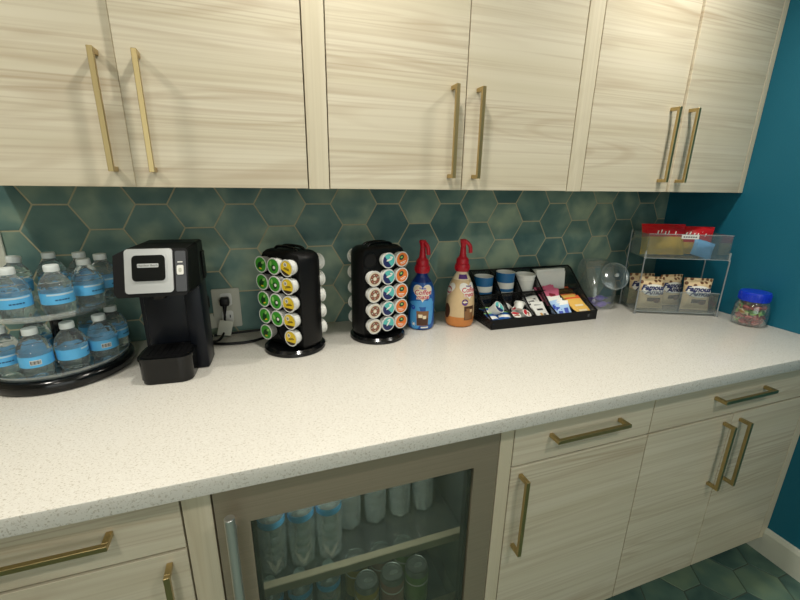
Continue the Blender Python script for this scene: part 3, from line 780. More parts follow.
tg = MB(); tg.add([(x, y, z) for (x, z, dy) in ((-1.986, 0.975, 0), (-1.944, 0.968, -.006), (-1.956, 0.920, -.012), (-1.999, 0.926, -.006)) for y in (-0.044 + dy, -0.0448 + dy)],
       [(0, 2, 4, 6), (1, 7, 5, 3), (0, 1, 3, 2), (2, 3, 5, 4), (4, 5, 7, 6), (6, 7, 1, 0)])
tag(tg.obj('warning_tag', OFFW, pc), 'pale grey paper tag hanging on the cord', None)
lp = thing('power_cord', 'black cord looping along counter from coffee maker towards left pod carousel', 'cord', (0, 0, 0))
MB().tube(smoothpath([(-2.01, -0.11, 0.9198), (-1.96, -0.125, 0.9198), (-1.90, -0.128, 0.9198), (-1.85, -0.105, 0.9198), (-1.80, -0.068, 0.9198), (-1.74, -0.05, 0.9198)]), 0.0045).obj('cable', BLACK, lp)
l2 = thing('power_cord', 'thin black cord lying against the green tiles behind left pod carousel', 'cord', (0, 0, 0))
MB().tube(smoothpath([(-2.01, -0.035, 0.919), (-1.95, -0.028, 0.919), (-1.86, -0.022, 0.919), (-1.76, -0.02, 0.919)]), 0.0036).obj('cable', BLACK, l2)
l3 = thing('adapter_plug', 'black plug with white tag hanging beside the coffee maker, left of outlet', 'plug', (-2.026, -0.0012, 1.03))
q = MB(); q.box(-0.012, 0.012, -0.035, 0, -0.018, 0.022, bev=0.005, seg=2); q.tube(smoothpath([(0, -0.03, -0.015), (0.0, -0.034, -0.05), (0.006, -0.04, -0.09), (0.012, -0.05, -0.1105)]), 0.0035); q.obj('plug', BLACK, l3)
q = MB(); q.box(-0.014, 0.014, -0.0405, -0.0395, -0.085, -0.035, 0, Matrix.Rotation(-0.2, 4, 'Y')); q.obj('tag', OFFW, l3)
o = thing('light_switch', 'pale switch plate on green tiles at left edge of photo', 'switch', (-2.556, -0.0012, 1.215))
q = MB(); q.box(-0.035, 0.035, -0.006, 0, -0.064, 0.064, bev=0.002); q.obj('cover_plate', WTRIM, o)
q = MB(); q.box(-0.012, 0.012, -0.009, -0.006, -0.025, 0.025, bev=0.001); q.obj('toggle', WHITE, o)

# ------------------------------------------------------------------ coffee pod carousels
def polar(cx, cy, r, ang): return (cx + r * math.cos(ang), cy + r * math.sin(ang))
def make_pod(kind, label, group):
    """origin at the lid's centre, lid faces local +z"""
    t = thing('coffee_pod', label, 'coffee pod', (0, 0, 0), 0, group)
    cup = MB()
    cup.lathe([(0, -0.042), (0.0165, -0.042), (0.0185, -0.040), (0.0195, -0.018), (0.0212, -0.0165), (0.0218, -0.002), (0.0238, -0.0018), (0.0242, -0.0006), (0.0238, 0.0), (0, 0.0)], 28)
    cup.obj('cup', CUPGREY if kind == 'green' else WHITE, t)
    l = MB()
    def disc(r, z, mi, cx=0, cy=0, sx=1, sy=1, n=28, rot=0):
        P = [polar(0, 0, r, 2 * PI * k / n) for k in range(n)]
        c, s_ = math.cos(rot), math.sin(rot)
        l.add([(cx + x * sx * c - y * sy * s_, cy + x * sx * s_ + y * sy * c, z) for x, y in P], [list(range(n))], mi)
    def half(r, z, mi, rot, h0):
        P = [polar(0, 0, r, rot + a) for a in [(-1 + 2 * k / 16) * math.acos(h0) for k in range(17)]]
        l.add([(x, y, z) for x, y in P], [list(range(17))], mi)
    l.lathe([(0.0212, 0.0001), (0.0236, 0.0001), (0.0234, 0.0009), (0.0205, 0.0008)], 28, 0, True, None, False)
    R = 0.0206
    if kind == 'green':
        disc(R, 0.0006, 1); disc(0.013, 0.0008, 2, -0.002, -0.002, 1, 0.62, rot=0.9); disc(0.006, 0.0010, 3, 0.008, 0.008, 1, 0.6, rot=0.6)
        disc(0.0035, 0.0010, 4, 0.001, -0.011, 1.6, 0.6)
        mats = [FOILRIM, GREEN, DGREEN, LGREEN, YELLOW]
    elif kind == 'green plain':
        disc(R, 0.0006, 1); disc(0.008, 0.0008, 2, 0.002, -0.004, 1, 1.2); disc(0.0045, 0.0010, 3, 0.004, -0.002)
        disc(0.004, 0.0009, 4, -0.010, 0.006, 1, 1.8)
        mats = [FOILRIM, GREEN, DGREEN, WHITEI, LGREEN]
    elif kind == 'yellow':
        disc(R, 0.0006, 1); half(R, 0.0008, 2, -PI / 2 - 0.2, 0.55); disc(0.0062, 0.0010, 3, -0.005, 0.009); disc(0.0042, 0.0012, 4, -0.005, 0.009)
        l.box(-0.009, 0.012, -0.004, -0.002, 0.0006, 0.0009, 2); l.box(-0.007, 0.010, -0.0005, 0.0010, 0.0006, 0.0009, 2)
        mats = [FOILRIM, YELLOW, DBROWN, WHITEI, CUPGREY]
    elif kind == 'donut':
        disc(R, 0.0006, 1); disc(0.0165, 0.0008, 2); disc(0.0062, 0.0010, 1)
        for k in range(9):
            a = k * 0.7; x, y = polar(0, 0, 0.0113, a); disc(0.0016, 0.0010, 3 + k % 2, x, y, 1.6, 0.7, 10, a * 2)
        disc(0.0028, 0.0012, 4)
        mats = [FOILRIM, CREAMC, BROWN, CPINK, WHITEI]
    elif kind == 'teal':
        disc(R, 0.0006, 1); half(R, 0.0008, 2, -2.2, 0.15); disc(0.011, 0.0010, 3, 0.001, 0.003, 1, 0.28, rot=0.6); disc(0.004, 0.001, 3, 0.006, 0.012, 1.5, .6)
        mats = [FOILRIM, TEALC, NAVY, WHITEI]
    elif kind == 'orange':
        disc(R, 0.0006, 1); disc(0.0085, 0.0008, 2, -0.001, 0.006, 1.1, 0.9, rot=0.4); disc(0.0042, 0.0010, 3, -0.001, 0.007, 1, .7); l.box(-0.010, 0.011, -0.010, -0.008, 0.0006, 0.0009, 4); l.box(-0.008, 0.008, -0.014, -0.0125, 0.0006, 0.0009, 4)
        mats = [FOILRIM, ORANGE, OLIVE, LGREEN, WHITEI]
    else:
        disc(R, 0.0006, 1); disc(0.012, 0.0008, 2, sy=0.6)
        mats = [FOILRIM, CREAMC, BROWN]
    l.obj('lid', mats, t)
    return t
ROWN = ['top', 'second', 'third', 'fourth', 'bottom']
CW, CHs, Z0 = 0.0515, 0.0530, 1.187
def carousel(cx, cy, th, label, cols, missing, where, grp, back_cols):
    c = thing('pod_carousel', label, 'pod carousel', (cx, cy, ZC), 0)
    base = MB(); base.lathe([(0, 0), (0.093, 0), (0.095, 0.003), (0.094, 0.011), (0.086, 0.018), (0, 0.018)], 48); base.obj('base', BLACKG, c)
    R, FN = 0.0875, 0.042
    def outline(k):                                  # plan: circle cut flat front and back
        R2, f2 = R * k, FN * k
        a0 = math.asin(f2 / R2); P = []
        for i in range(13): a = -a0 + 2 * a0 * i / 12; P.append((R2 * math.cos(a), R2 * math.sin(a)))
        for i in range(13): a = PI - a0 + 2 * a0 * i / 12; P.append((R2 * math.cos(a), R2 * math.sin(a)))
        return P
    body = MB(); rings = [(0.90, 0.0185), (0.97, 0.026), (1.0, 0.036), (1.0, 0.282), (0.985, 0.293), (0.93, 0.303), (0.80, 0.311), (0.66, 0.314)]
    V = []; F = []
    for k, z in rings: V += [(x, y, z) for x, y in outline(k)]
    n = 26
    for i in range(len(rings) - 1):
        for q in range(n): F.append((i * n + q, i * n + (q + 1) % n, (i + 1) * n + (q + 1) % n, (i + 1) * n + q))
    F.append(list(range(n))[::-1]); F.append([(len(rings) - 1) * n + q for q in range(n)])
    Rz = Matrix.Rotation(th, 4, 'Z')
    body.add(V, F, 0, True, Rz)
    bo = body.obj('body', BLACK, c)
    hd = MB(); pts = smoothpath([(-0.045, 0, 0.312), (-0.036, 0, 0.320), (0, 0, 0.323), (0.036, 0, 0.320), (0.045, 0, 0.312)], 5)
    hd.tube([Rz @ Vector((p[0], p[1] - 0.014, p[2])) for p in pts], 0.0042, 8); hd.tube([Rz @ Vector((p[0], p[1] + 0.014, p[2])) for p in pts], 0.0042, 8)
    hd.obj('carry_handle', BLACKG, c)
    nrm = Vector((math.sin(th), -math.cos(th), 0)); tv = Vector((math.cos(th), math.sin(th), 0))
    ring = None
    for col in (-1, 0, 1):
        for row in range(5):
            p = nrm * (FN + 0.0002) + tv * (col * CW) + Vector((0, 0, Z0 - row * CHs - ZC))
            if ring is None:
                rg = MB(); rg.lathe([(0.0238, 0.0), (0.0238, 0.003), (0.0226, 0.003), (0.0224, 0.0004), (0.0, 0.0004)], 22, [0, 0, 0, 1], True, None, False)
                h_ = ring = rg.obj('pod_holder', [BLACK, BLACKM], c)
            else:
                h_ = ring.copy(); COL.objects.link(h_)
            h_.location = p; h_.rotation_euler = nrm.to_track_quat('Z', 'Y').to_euler()
    lift = 0.026
    def pod_at(proto, lab, sgn, col, row, grp_):
        p = Vector((cx, cy, 0)) + nrm * (sgn * (FN + lift)) + tv * (col * CW) + Vector((0, 0, Z0 - row * CHs))
        nz = (nrm * sgn).normalized(); zx = Vector((0, 0, 1)); xx = zx.cross(nz).normalized(); yy = nz.cross(xx)
        M = Matrix((xx, yy, nz)).transposed() @ Matrix.Rotation(random.uniform(-0.35, 0.35), 3, 'Z')
        o = protos.pop(proto, None) if proto in protos else None
        if o is None: o = dup(first[proto])
        o.location = p; o.rotation_euler = M.to_euler(); o.scale = (1.05, 1.05, 1.05); o['label'] = lab; o['group'] = grp_
    protos = {}; first = {}
    for col, kind in zip((-1, 0, 1), cols):
        if kind not in first: first[kind] = protos[kind] = make_pod(kind, '', grp)
        for row in range(5):
            if (col, row) in missing: continue
            cname = {-1: 'left', 0: 'middle', 1: 'right'}[col]
            pod_at(kind, '%s-lidded coffee pod, %s in %s column of %s' % (kind.split()[0], ROWN[row], cname, where), 1, col, row, grp)
    first['white'] = protos['white'] = make_pod('white', '', grp)
    for col in back_cols:
        for row in range(5):
            pod_at('white', 'white coffee pod edge-on at far side of %s, %s one' % (where, ROWN[row]), -1, col, row, grp + ', far side')
C1 = carousel(-1.7564, -0.195, math.radians(-49), 'black pod carousel with green and yellow pods beside coffee maker', ('green', 'green plain', 'yellow'), {(0, 4)},
              'carousel beside coffee maker', 'coffee pods on the carousel beside the coffee maker', (1,))
C2 = carousel(-1.477, -0.174, math.radians(15.6), 'black pod carousel with donut, teal and orange pods beside blue creamer', ('donut', 'teal', 'orange'), {(-1, 0)},
              'carousel beside blue creamer', 'coffee pods on the carousel beside the creamers', (-1,))

# ------------------------------------------------------------------ creamer pump bottles
def creamer(x, y, label, blue, face):
    kf = 1.06 if blue else 1.0
    t = thing('creamer_bottle', label, 'creamer', (x, y, ZC), 0, 'coffee creamer pump bottles')
    pf = [(0.0, 0.002), (0.038, 0.0), (0.0435, 0.004), (0.0455, 0.013), (0.0455, 0.03), (0.0445, 0.085), (0.0455, 0.115), (0.0445, 0.135), (0.0405, 0.155), (0.033, 0.173), (0.0245, 0.187), (0.0205, 0.195), (0.019, 0.204), (0.0, 0.204)]
    if blue: pf = [(r * (1.06 if z < 0.18 else 1.0), z) for r, z in pf]
    else: pf = [(0.0, 0.002), (0.044, 0.0), (0.050, 0.004), (0.0525, 0.014), (0.0535, 0.04), (0.052, 0.085), (0.050, 0.112), (0.0465, 0.135), (0.0405, 0.157), (0.033, 0.175), (0.0255, 0.188), (0.021, 0.195), (0.019, 0.204), (0.0, 0.204)]
    nseg = len(pf) - 1
    if blue: mi = [1 if i >= 9 or i <= 1 else 0 for i in range(nseg)]; mats = [BLUEB, BLUED]
    else: mi = [1 if i < 4 else (2 if i >= 9 else 0) for i in range(nseg)]; mats = [TAN, TANO, TANL]
    b = MB(); b.lathe(pf, 40, mi); bo = b.obj('bottle_body', mats, t)
    base_pf = pf[1:-1]
    a = MB()
    def put(geo, ang, zc, lift, mi): wrap_on(a, geo, base_pf, face + ang, zc, lift, mi)
    hz = 0.136
    if blue:
        for sx, zz, rx, ry in ((-0.026, 0.05, 0.022, 0.05), (0.03, 0.07, 0.018, 0.05), (0.0, 0.10, 0.05, 0.012)):
            put(ellipse2d(sx, 0, rx, ry), 0, zz, 0.0002, 6)
    put(heart2d(0, 0, 0.072, 0.062), 0, hz, 0.0006, 1); put(heart2d(0, 0, 0.066, 0.056), 0, hz, 0.0009, 2)
    if blue:
        put(text_geo("Nestle", 0.009, 0, 0.0003), 0, hz + 0.019, 0.0013, 5)
    else:
        put(text_geo("Nestle", 0.009, 0, 0.0003), 0, hz + 0.019, 0.0013, 5)
    for z2, s_ in ((hz + 0.005, 'Coffee'), (hz - 0.011, 'mate')):
        put(text_geo(s_, 0.023 if s_ == 'Coffee' else 0.022, 0.25, 0.0018), 0, z2, 0.0013, 1)
        put(text_geo(s_, 0.023 if s_ == 'Coffee' else 0.022, 0.25, 0.0004), 0, z2, 0.0017, 0)
    if blue:
        for dx, dz, w, h, m_, lf in ((0.002, 0.046, 0.021, 0.027, 3, 0.0007), (0.002, 0.034, 0.019, 0.013, 4, 0.0010), (-0.006, 0.055, 0.007, 0.006, 2, 0.0012), (0.009, 0.050, 0.006, 0.006, 2, 0.0012), (0.006, 0.064, 0.006, 0.005, 3, 0.0012)):
            put(([(dx - w, -h), (dx + w, -h), (dx + w * 1.1, h), (dx - w * 1.1, h)], [[0, 1, 2, 3]]), 0, dz, lf, m_)
        for k in range(6):
            ex = [(-0.031 + (math.cos(k * 1.047) * px - math.sin(k * 1.047) * pz), math.sin(k * 1.047) * px + math.cos(k * 1.047) * pz) for px, pz in ((0, -0.002), (0.01, 0), (0, 0.002))]
            put((ex, [[0, 1, 2]]), 0, 0.024, 0.0012, 1)
        put(ellipse2d(-0.034, 0, 0.008, 0.008), 0, 0.085, 0.0007, 5)
        put(([(-0.004, -0.003), (0.024, -0.003), (0.024, 0.003), (-0.004, 0.003)], [[0, 1, 2, 3]]), 0, 0.012, 0.0012, 1)
    else:
        put(ellipse2d(0, 0, 0.012, 0.012), -0.36, 0.097, 0.0008, 5); put(([(-0.009, -0.002), (0.009, -0.002), (0.009, 0.001), (-0.009, 0.001)], [[0, 1, 2, 3]]), -0.36, 0.098, 0.0014, 1)
        for dx, dz, w, h, m_, lf in ((0.0, 0.056, 0.020, 0.026, 4, 0.0008), (0.0, 0.048, 0.018, 0.016, 3, 0.0011), (-0.006, 0.068, 0.007, 0.006, 0, 0.0013), (0.008, 0.064, 0.006, 0.006, 6, 0.0013)):
            put(([(dx - w, -h), (dx + w, -h), (dx + w * 1.1, h), (dx - w * 1.1, h)], [[0, 1, 2, 3]]), 0, dz, lf, m_ if m_ else 3)
        put(ellipse2d(0, 0, 0.018, 0.028), -1.75, 0.058, 0.0008, 4); put(heart2d(0, 0, 0.06, 0.055), -1.9, hz, 0.0007, 1); put(ellipse2d(0, 0, 0.021, 0.013), -1.9, hz, 0.0010, 0)
        put(([(-0.018, -0.007), (0.018, -0.007), (0.014, 0.008), (-0.014, 0.008)], [[0, 1, 2, 3]]), -0.5, 0.186, 0.0012, 5)
    a.obj('label_artwork', [REDI, WHITEI, TANL if blue else WHITEI, COFFEE, COFFEED, INKBLUE if blue else PURPLE, BLUEL if blue else TAN], bo)
    p = MB()
    p.lathe([(0.0, 0.2041), (0.0245, 0.2041), (0.0265, 0.209), (0.0265, 0.226), (0.0235, 0.231), (0.0225, 0.2315), (0.0225, 0.246), (0.019, 0.251), (0.014, 0.256), (0.0115, 0.265), (0.0095, 0.29), (0.0, 0.29)], 30)
    for k in range(24):
        aa = 2 * PI * k / 24; p.box(-0.0008, 0.0008, -0.0006, 0.0006, 0.211, 0.224, 0, Matrix.Translation((0.0267 * math.cos(aa), 0.0267 * math.sin(aa), 0)) @ Matrix.Rotation(aa, 4, 'Z'))
    pump = p.obj('pump_collar', RED, t)
    s_ = MB(); f = face - 0.25
    right = Vector((math.cos(face + PI / 2), math.sin(face + PI / 2), 0)); fwd = Vector((math.cos(face), math.sin(face), 0))
    dirn = (right * (0.55 if blue else 0.9) + fwd * 0.6).normalized()
    pth = smoothpath([-dirn * 0.012 + Vector((0, 0, 0.3105)), Vector((0, 0, 0.3115)), dirn * 0.013 + Vector((0, 0, 0.307)), dirn * 0.024 + Vector((0, 0, 0.293)), dirn * 0.027 + Vector((0, 0, 0.270))], 6)
    s_.tube(pth, 0.0072, 10)
    s_.lathe([(0, 0.2895), (0.0085, 0.2895), (0.010, 0.300), (0.012, 0.315), (0.009, 0.3185), (0, 0.319)], 20)
    s_.obj('spout', RED, pump)
    return t
fb_ang = camdir(-1.302, -0.138)
creamer(-1.302, -0.138, 'blue creamer bottle with red pump beside the right pod carousel', True, fb_ang + 0.10)
creamer(-1.150, -0.150, 'tan caramel creamer bottle with red pump left of mesh organizer', False, fb_ang + 0.62)

# ------------------------------------------------------------------ mesh organizer
OL, OD = 0.470, 0.198
org = thing('condiment_organizer', 'black mesh organizer with compartments of packets and cups', 'organizer', (-1.071, -0.253, ZC), math.radians(-1.2))
sidep = [(0.0, 0.0), (0.0, 0.036), (0.045, 0.056), (0.10, 0.098), (0.155, 0.150), (0.180, 0.172), (OD, 0.178), (OD, 0.0)]
def side_panel(name, x, prof, par=org, mesh=True):
    m = MB(); n = len(prof); hw = 0.0008
    m.add([(x - hw, y, z) for y, z in prof] + [(x + hw, y, z) for y, z in prof], [list(range(n)), list(range(n, 2 * n))[::-1]] + [(k, (k + 1) % n, n + (k + 1) % n, n + k) for k in range(n)], 0)
    m.tube([(x, y, z) for y, z in prof[1:-1]], 0.0030, 6, 1)
    return m.obj(name, [MESHB, BLACK], par)
m = MB(); m.box(0, OL, 0, OD, 0.0005, 0.003, 0); m.obj('base_tray', [BLACK], org)
m = MB(); m.box(0, OL, -0.0015, 0.0015, 0.003, 0.036, 0, bev=0.0008); m.tube([(0, 0, 0.036), (OL, 0, 0.036)], 0.0028, 6, 0)
m.box(OL - 0.045, OL - 0.037, -0.0022, -0.0014, 0.014, 0.024, 1); m.obj('front_panel', [BLACK, GREYP], org)
m = MB(); m.box(0, OL, OD - 0.0008, OD + 0.0008, 0.003, 0.178, 0); m.tube([(0, OD, 0.178), (OL, OD, 0.178)], 0.003, 6, 1); m.obj('back_panel', [MESHB, BLACK], org)
side_panel('side_panel', 0.0, sidep); side_panel('side_panel', OL, sidep)
DX = (0.092, 0.186, 0.281)
for x in DX:
    side_panel('divider', x, [(0.002, 0.003), (0.002, 0.037), (0.045, 0.058), (0.10, 0.102), (0.155, 0.154), (0.178, 0.168), (OD - 0.002, 0.172), (OD - 0.002, 0.003)])
m = MB(); m.box(0, OL, 0.118, 0.1196, 0.003, 0.098, 0); m.tube([(0, 0.1188, 0.098), (OL, 0.1188, 0.098)], 0.0026, 6, 1); m.obj('cross_panel', [MESHB, BLACK], org)
side_panel('divider', 0.375, [(0.002, 0.003), (0.002, 0.034), (0.045, 0.040), (0.10, 0.05), (0.116, 0.055), (0.116, 0.003)])
OM = Matrix.Translation((-1.071, -0.253, ZC)) @ Matrix.Rotation(math.radians(-1.2), 4, 'Z')
def opos(x, y, z): return OM @ Vector((x, y, z))
# paper cups
def paper_cup(x, label, h):
    t = thing('paper_cup', label, 'cup', opos(x, 0.158, 0.0032), 0, 'paper cups in the organizer')
    r0, r1 = 0.0335, 0.0365
    zs = [0, h * 0.36, h * 0.47, h * 0.57, h * 0.64, h * 0.78, h * 0.98, h]
    pf = [(r0 + (r1 - r0) * z / h, z) for z in zs]
    pf = [(0, 0)] + pf + [(r1 + 0.001, h + 0.001), (r1 - 0.001, h + 0.0015), (r1 - 0.003, h - 0.002), (r0, h * 0.55), (0, h * 0.55)]
    mi = [0, 0, 1, 0, 1, 0, 1, 1, 0, 0, 0, 0, 0]
    m = MB(); m.lathe(pf, 32, mi); m.obj('cup_body', [WHITEP, CUPB], t)
    return t
paper_cup(0.044, 'white paper cup with blue bands in left rear compartment of organizer', 0.160)
paper_cup(0.140, 'white paper cup with blue bands, second from left in organizer rear', 0.172)
# tub of lids
t = thing('plastic_tub', 'round white plastic tub in the rear of mesh organizer', 'tub', opos(0.233, 0.158, 0.0032), 0)
m = MB(); m.lathe([(0, 0), (0.031, 0), (0.0335, 0.11), (0.0345, 0.112), (0.038, 0.150), (0.0405, 0.152), (0.0405, 0.158), (0.0385, 0.160), (0.036, 0.154), (0.032, 0.112), (0, 0.110)], 36); m.obj('tub_body', WHITE, t)
m = MB(); m.lathe([(0.0345, 0.136), (0.0385, 0.1375), (0.0385, 0.1395), (0.035, 0.141)], 36, 0, True, None, False); m.obj('rim_ridge', WHITE, t)
# napkin stack, leaning back
t = thing('napkin_stack', 'stack of folded white napkins at right rear of organizer', 'napkins', opos(0.345, 0.160, 0.0032), 0)
m = MB(); R_ = Matrix.Rotation(-0.10, 4, 'X')
m.box(-0.062, 0.080, -0.020, 0.012, 0.0, 0.172, 0, R_, bev=0.004, seg=2); m.box(-0.061, 0.079, -0.0212, -0.0222, 0.05, 0.160, 0, R_, bev=0.0004)
m.obj('napkins', WHITEP, t)

def pillow_geo(w, h, th, nx=8, ny=8, crimp=0.08):
    def thick(u, v):
        a = max(0, 1 - abs(2 * u - 1) ** 2.6); b_ = max(0, 1 - abs((v - 0.5) / (0.5 - crimp)) ** 2.6) if crimp < v < 1 - crimp else 0
        return th / 2 * (a * b_) ** 0.5 + 0.0006
    return thick
def pillow(mb, w, h, th, nx=8, ny=10, crimp=0.08, mi=None, wob=0.0):
    """sealed pouch standing in the x-z plane, base at z=0"""
    T = pillow_geo(w, h, th, nx, ny, crimp); o = len(mb.v)
    idx = {}
    V = []; F = []; M = []
    for s_ in (-1, 1):
        for j in range(ny + 1):
            for i in range(nx + 1):
                u, v = i / nx, j / ny
                wv = wob * math.sin(9 * u + 3 * v) * (1 if 0 < i < nx else 0)
                idx[(s_, i, j)] = len(V); V.append(((u - 0.5) * w * (1 - 0.06 * math.sin(PI * v)), s_ * (T(u, v) + wv), v * h))
    for s_ in (-1, 1):
        for j in range(ny):
            for i in range(nx):
                f = [idx[(s_, i, j)], idx[(s_, i + 1, j)], idx[(s_, i + 1, j + 1)], idx[(s_, i, j + 1)]]
                F.append(f if s_ < 0 else f[::-1]); M.append(mi(i / nx, (j + 0.5) / ny, s_) if mi else 0)
    for j in range(ny):
        for i in (0, nx):
            f = [idx[(-1, i, j)], idx[(-1, i, j + 1)], idx[(1, i, j + 1)], idx[(1, i, j)]]; F.append(f); M.append(M[0])
    for i in range(nx):
        for j in (0, ny):
            F.append([idx[(-1, i, j)], idx[(-1, i + 1, j)], idx[(1, i + 1, j)], idx[(1, i, j)]]); M.append(M[0] if j == 0 else M[nx * (ny - 1)])
    mb.add(V, F, M, True)
    return T
def packet(name, cat, mats, w, h, th, mi, label, group, marks=None):
    m = MB(); T = pillow(m, w, h, th, 6, 8, 0.1, mi)
    if marks:
        for (x0, x1, z0, z1, k) in marks:
            q = -T((x0 + x1) / 2 / w + 0.5, (z0 + z1) / 2 / h) - 0.0008
            m.add([(x0, q, z0), (x1, q, z0), (x1, q, z1), (x0, q, z1)], [(0, 1, 2, 3)], k)
    o = m.obj(name, mats); tag(o, label, cat, group); return o
def scatter(proto, places):
    for k, (x, y, z, rx, ry, rz) in enumerate(places):
        o = proto if k == 0 else proto.copy()
        if k: COL.objects.link(o)
        o.location = opos(x, y, z); o.rotation_euler = Euler((rx, ry, rz))
# white sweetener packets, third compartment
pw = packet('sugar_packet', 'sugar packet', [WHITEP, INKBLK, CTAN], 0.062, 0.068, 0.006, None, 'white sugar packet in the middle compartment of mesh organizer', 'white sugar packets in the organizer',
            [(-0.015, 0.015, 0.042, 0.05, 1), (-0.012, 0.0, 0.018, 0.03, 2), (0.004, 0.016, 0.02, 0.026, 1)])
R = random.uniform
scatter(pw, [(0.234 + R(-0.008, 0.008), 0.008 + 0.0120 * k, 0.016 + 0.0050 * k, -0.95 + R(-0.12, 0.12), R(-0.1, 0.1), R(-0.2, 0.2)) for k in range(8)])
pp = packet('sweetener_packet', 'sweetener packet', [PINK, MAROON], 0.070, 0.074, 0.007, None, 'pink sweetener packet in the organizer behind the blue packets', 'pink sweetener packets in the organizer', [(-0.014, 0.014, 0.03, 0.042, 1)])
scatter(pp, [(0.322 + R(-0.010, 0.010), 0.064 + 0.007 * k, 0.046 + 0.0045 * k, -0.85 + R(-0.15, 0.15), R(-0.2, 0.2), R(-0.3, 0.3)) for k in range(6)])
pb = packet('sweetener_packet', 'sweetener packet', [PBLUE, INKBLUE, WHITEI], 0.060, 0.062, 0.006, lambda u, v, s_: 2 if v > 0.75 else 0, 'blue and white sweetener packet at front of organizer beside yellow tea packets', 'blue sweetener packets in the organizer',
            [(-0.020, -0.004, 0.015, 0.03, 1), (0.004, 0.02, 0.02, 0.032, 1)])
scatter(pb, [(0.326 + R(-0.012, 0.014), 0.010 + 0.0090 * k, 0.014 + 0.0040 * k, -0.7 + R(-0.2, 0.2), R(-0.2, 0.2), R(-0.35, 0.35)) for k in range(6)])
py = packet('tea_packet', 'tea packet', [TEA, TEAO, TANL], 0.075, 0.075, 0.007, lambda u, v, s_: 1 if v > 0.84 or u > 0.92 else 0, 'yellow and orange tea packet at right end of organizer', 'yellow tea packets in the organizer', [(-0.02, 0.02, 0.02, 0.03, 2)])
scatter(py, [(0.424 + R(-0.002, 0.002), 0.002 + 0.0135 * k, 0.020 + 0.0055 * k, -1.1 + R(-0.05, 0.05), 0, R(-0.06, 0.06)) for k in range(8)])
# small creamer cups, second compartment
def creamer_cup(label):
    t = thing('creamer_cup', label, 'creamer cup', (0, 0, 0), 0, 'single creamer cups in the organizer')
    m = MB(); m.lathe([(0, -0.026), (0.0125, -0.026), (0.0165, -0.002), (0.020, -0.0015), (0.020, 0), (0, 0)], 24); m.obj('cup', WHITE, t)
    l = MB(); l.lathe([(0.0198, 0.0), (0.0198, 0.0006), (0.0, 0.0007)], 24, 1, True, None, False)
    for (ex, ey, rx, ry, mm) in ((0.0, 0.007, 0.0165, 0.0075, 0), (0.004, -0.006, 0.008, 0.005, 2), (-0.008, -0.008, 0.005, 0.003, 0)):
        P, F = ellipse2d(ex, ey, rx, ry, 18); l.add([(x, y, 0.0011) for x, y in P], F, mm)
    l.obj('foil_lid', [REDI, WHITEI, COFFEE], t); return t
cc = creamer_cup('small white creamer cup with red lid in second compartment of organizer')
pl_ = [(0.112, 0.020, 0.044, 0.3, 0.1, 0), (0.160, 0.022, 0.045, 0.5, -0.3, 1), (0.138, 0.062, 0.056, -0.4, 0.4, 2), (0.114, 0.084, 0.062, 0.5, 0.5, 1), (0.164, 0.082, 0.062, 0.9, 0.2, 2), (0.137, 0.040, 0.080, 0.6, -0.4, 3)]
for k, (x, y, z, rx, ry, rz) in enumerate(pl_):
    o = cc if k == 0 else dup(cc)
    o.location = opos(x, y, z); o.rotation_euler = (rx, ry, rz)
# pods and sachets, first compartment
lp_ = make_pod('teal', 'coffee pod with blue and green lid lying in left compartment of organizer', None)
lp_.location = opos(0.054, 0.046, 0.070); lp_.rotation_euler = (0.85, 0.1, 0.4)
pn = packet('coffee_sachet', 'sachet', [BLUEB, WHITEI, LGREEN], 0.05, 0.06, 0.007, lambda u, v, s_: 1 if 0.4 < v < 0.6 else (2 if v > 0.85 else 0), 'blue sachet lying at the front of left organizer compartment', 'blue sachets in the organizer')
scatter(pn, [(0.030, 0.006, 0.020, -1.1, 0.1, 0.3), (0.064, 0.008, 0.024, -1.2, 0, -0.35), (0.045, 0.060, 0.028, -1.2, 0.2, 0.6), (0.034, 0.040, 0.034, -1.25, 0.1, -0.2)])

# ------------------------------------------------------------------ slant-front clear canister
cj = thing('clear_canister', 'clear slant-front canister with round knobbed lid holding purple sweets', 'canister', (-0.468, -0.108, ZC), math.radians(-8))
# body: side profile with slanted front, rounded plan; local front = -y
def canister_ring(yf, yb, hw, z, n=32):
    cy, hd_ = (yf + yb) / 2, (yb - yf) / 2
    P = []
    for k in range(n):
        a = 2 * PI * k / n; c, s_ = math.cos(a), math.sin(a)
        e = 0.55
        P.append((hw * math.copysign(abs(c) ** e, c), cy + hd_ * math.copysign(abs(s_) ** e, s_), z))
    return P
rings = [(-0.062, 0.062, 0.064, 0.001), (-0.068, 0.068, 0.069, 0.008), (-0.070, 0.070, 0.071, 0.085), (-0.058, 0.070, 0.070, 0.112), (-0.028, 0.069, 0.068, 0.165), (-0.010, 0.066, 0.062, 0.190), (0.004, 0.058, 0.052, 0.201)]
m = MB(); V = []; F = []; n = 32
for r_ in rings: V += canister_ring(*r_)
for i in range(len(rings) - 1):
    for k in range(n): F.append((i * n + k, i * n + (k + 1) % n, (i + 1) * n + (k + 1) % n, (i + 1) * n + k))
F.append(list(range(n))[::-1]); F.append([(len(rings) - 1) * n + k for k in range(n)])
m.add(V, F, 0, True); m.obj('canister_body', PENNY, cj)
ldir = Vector((-0.22, -0.85, 0.40)).normalized()
LM = Matrix.Translation((0.030, -0.064, 0.145)) @ ldir.to_track_quat('Z', 'Y').to_matrix().to_4x4()
m = MB(); m.lathe([(0.047, -0.030), (0.049, 0.0), (0.055, 0.001), (0.057, 0.004), (0.055, 0.008), (0.048, 0.010), (0.030, 0.013), (0.0, 0.014)], 40, 0, True, LM, False)
lid = m.obj('lid', PENNY, cj)
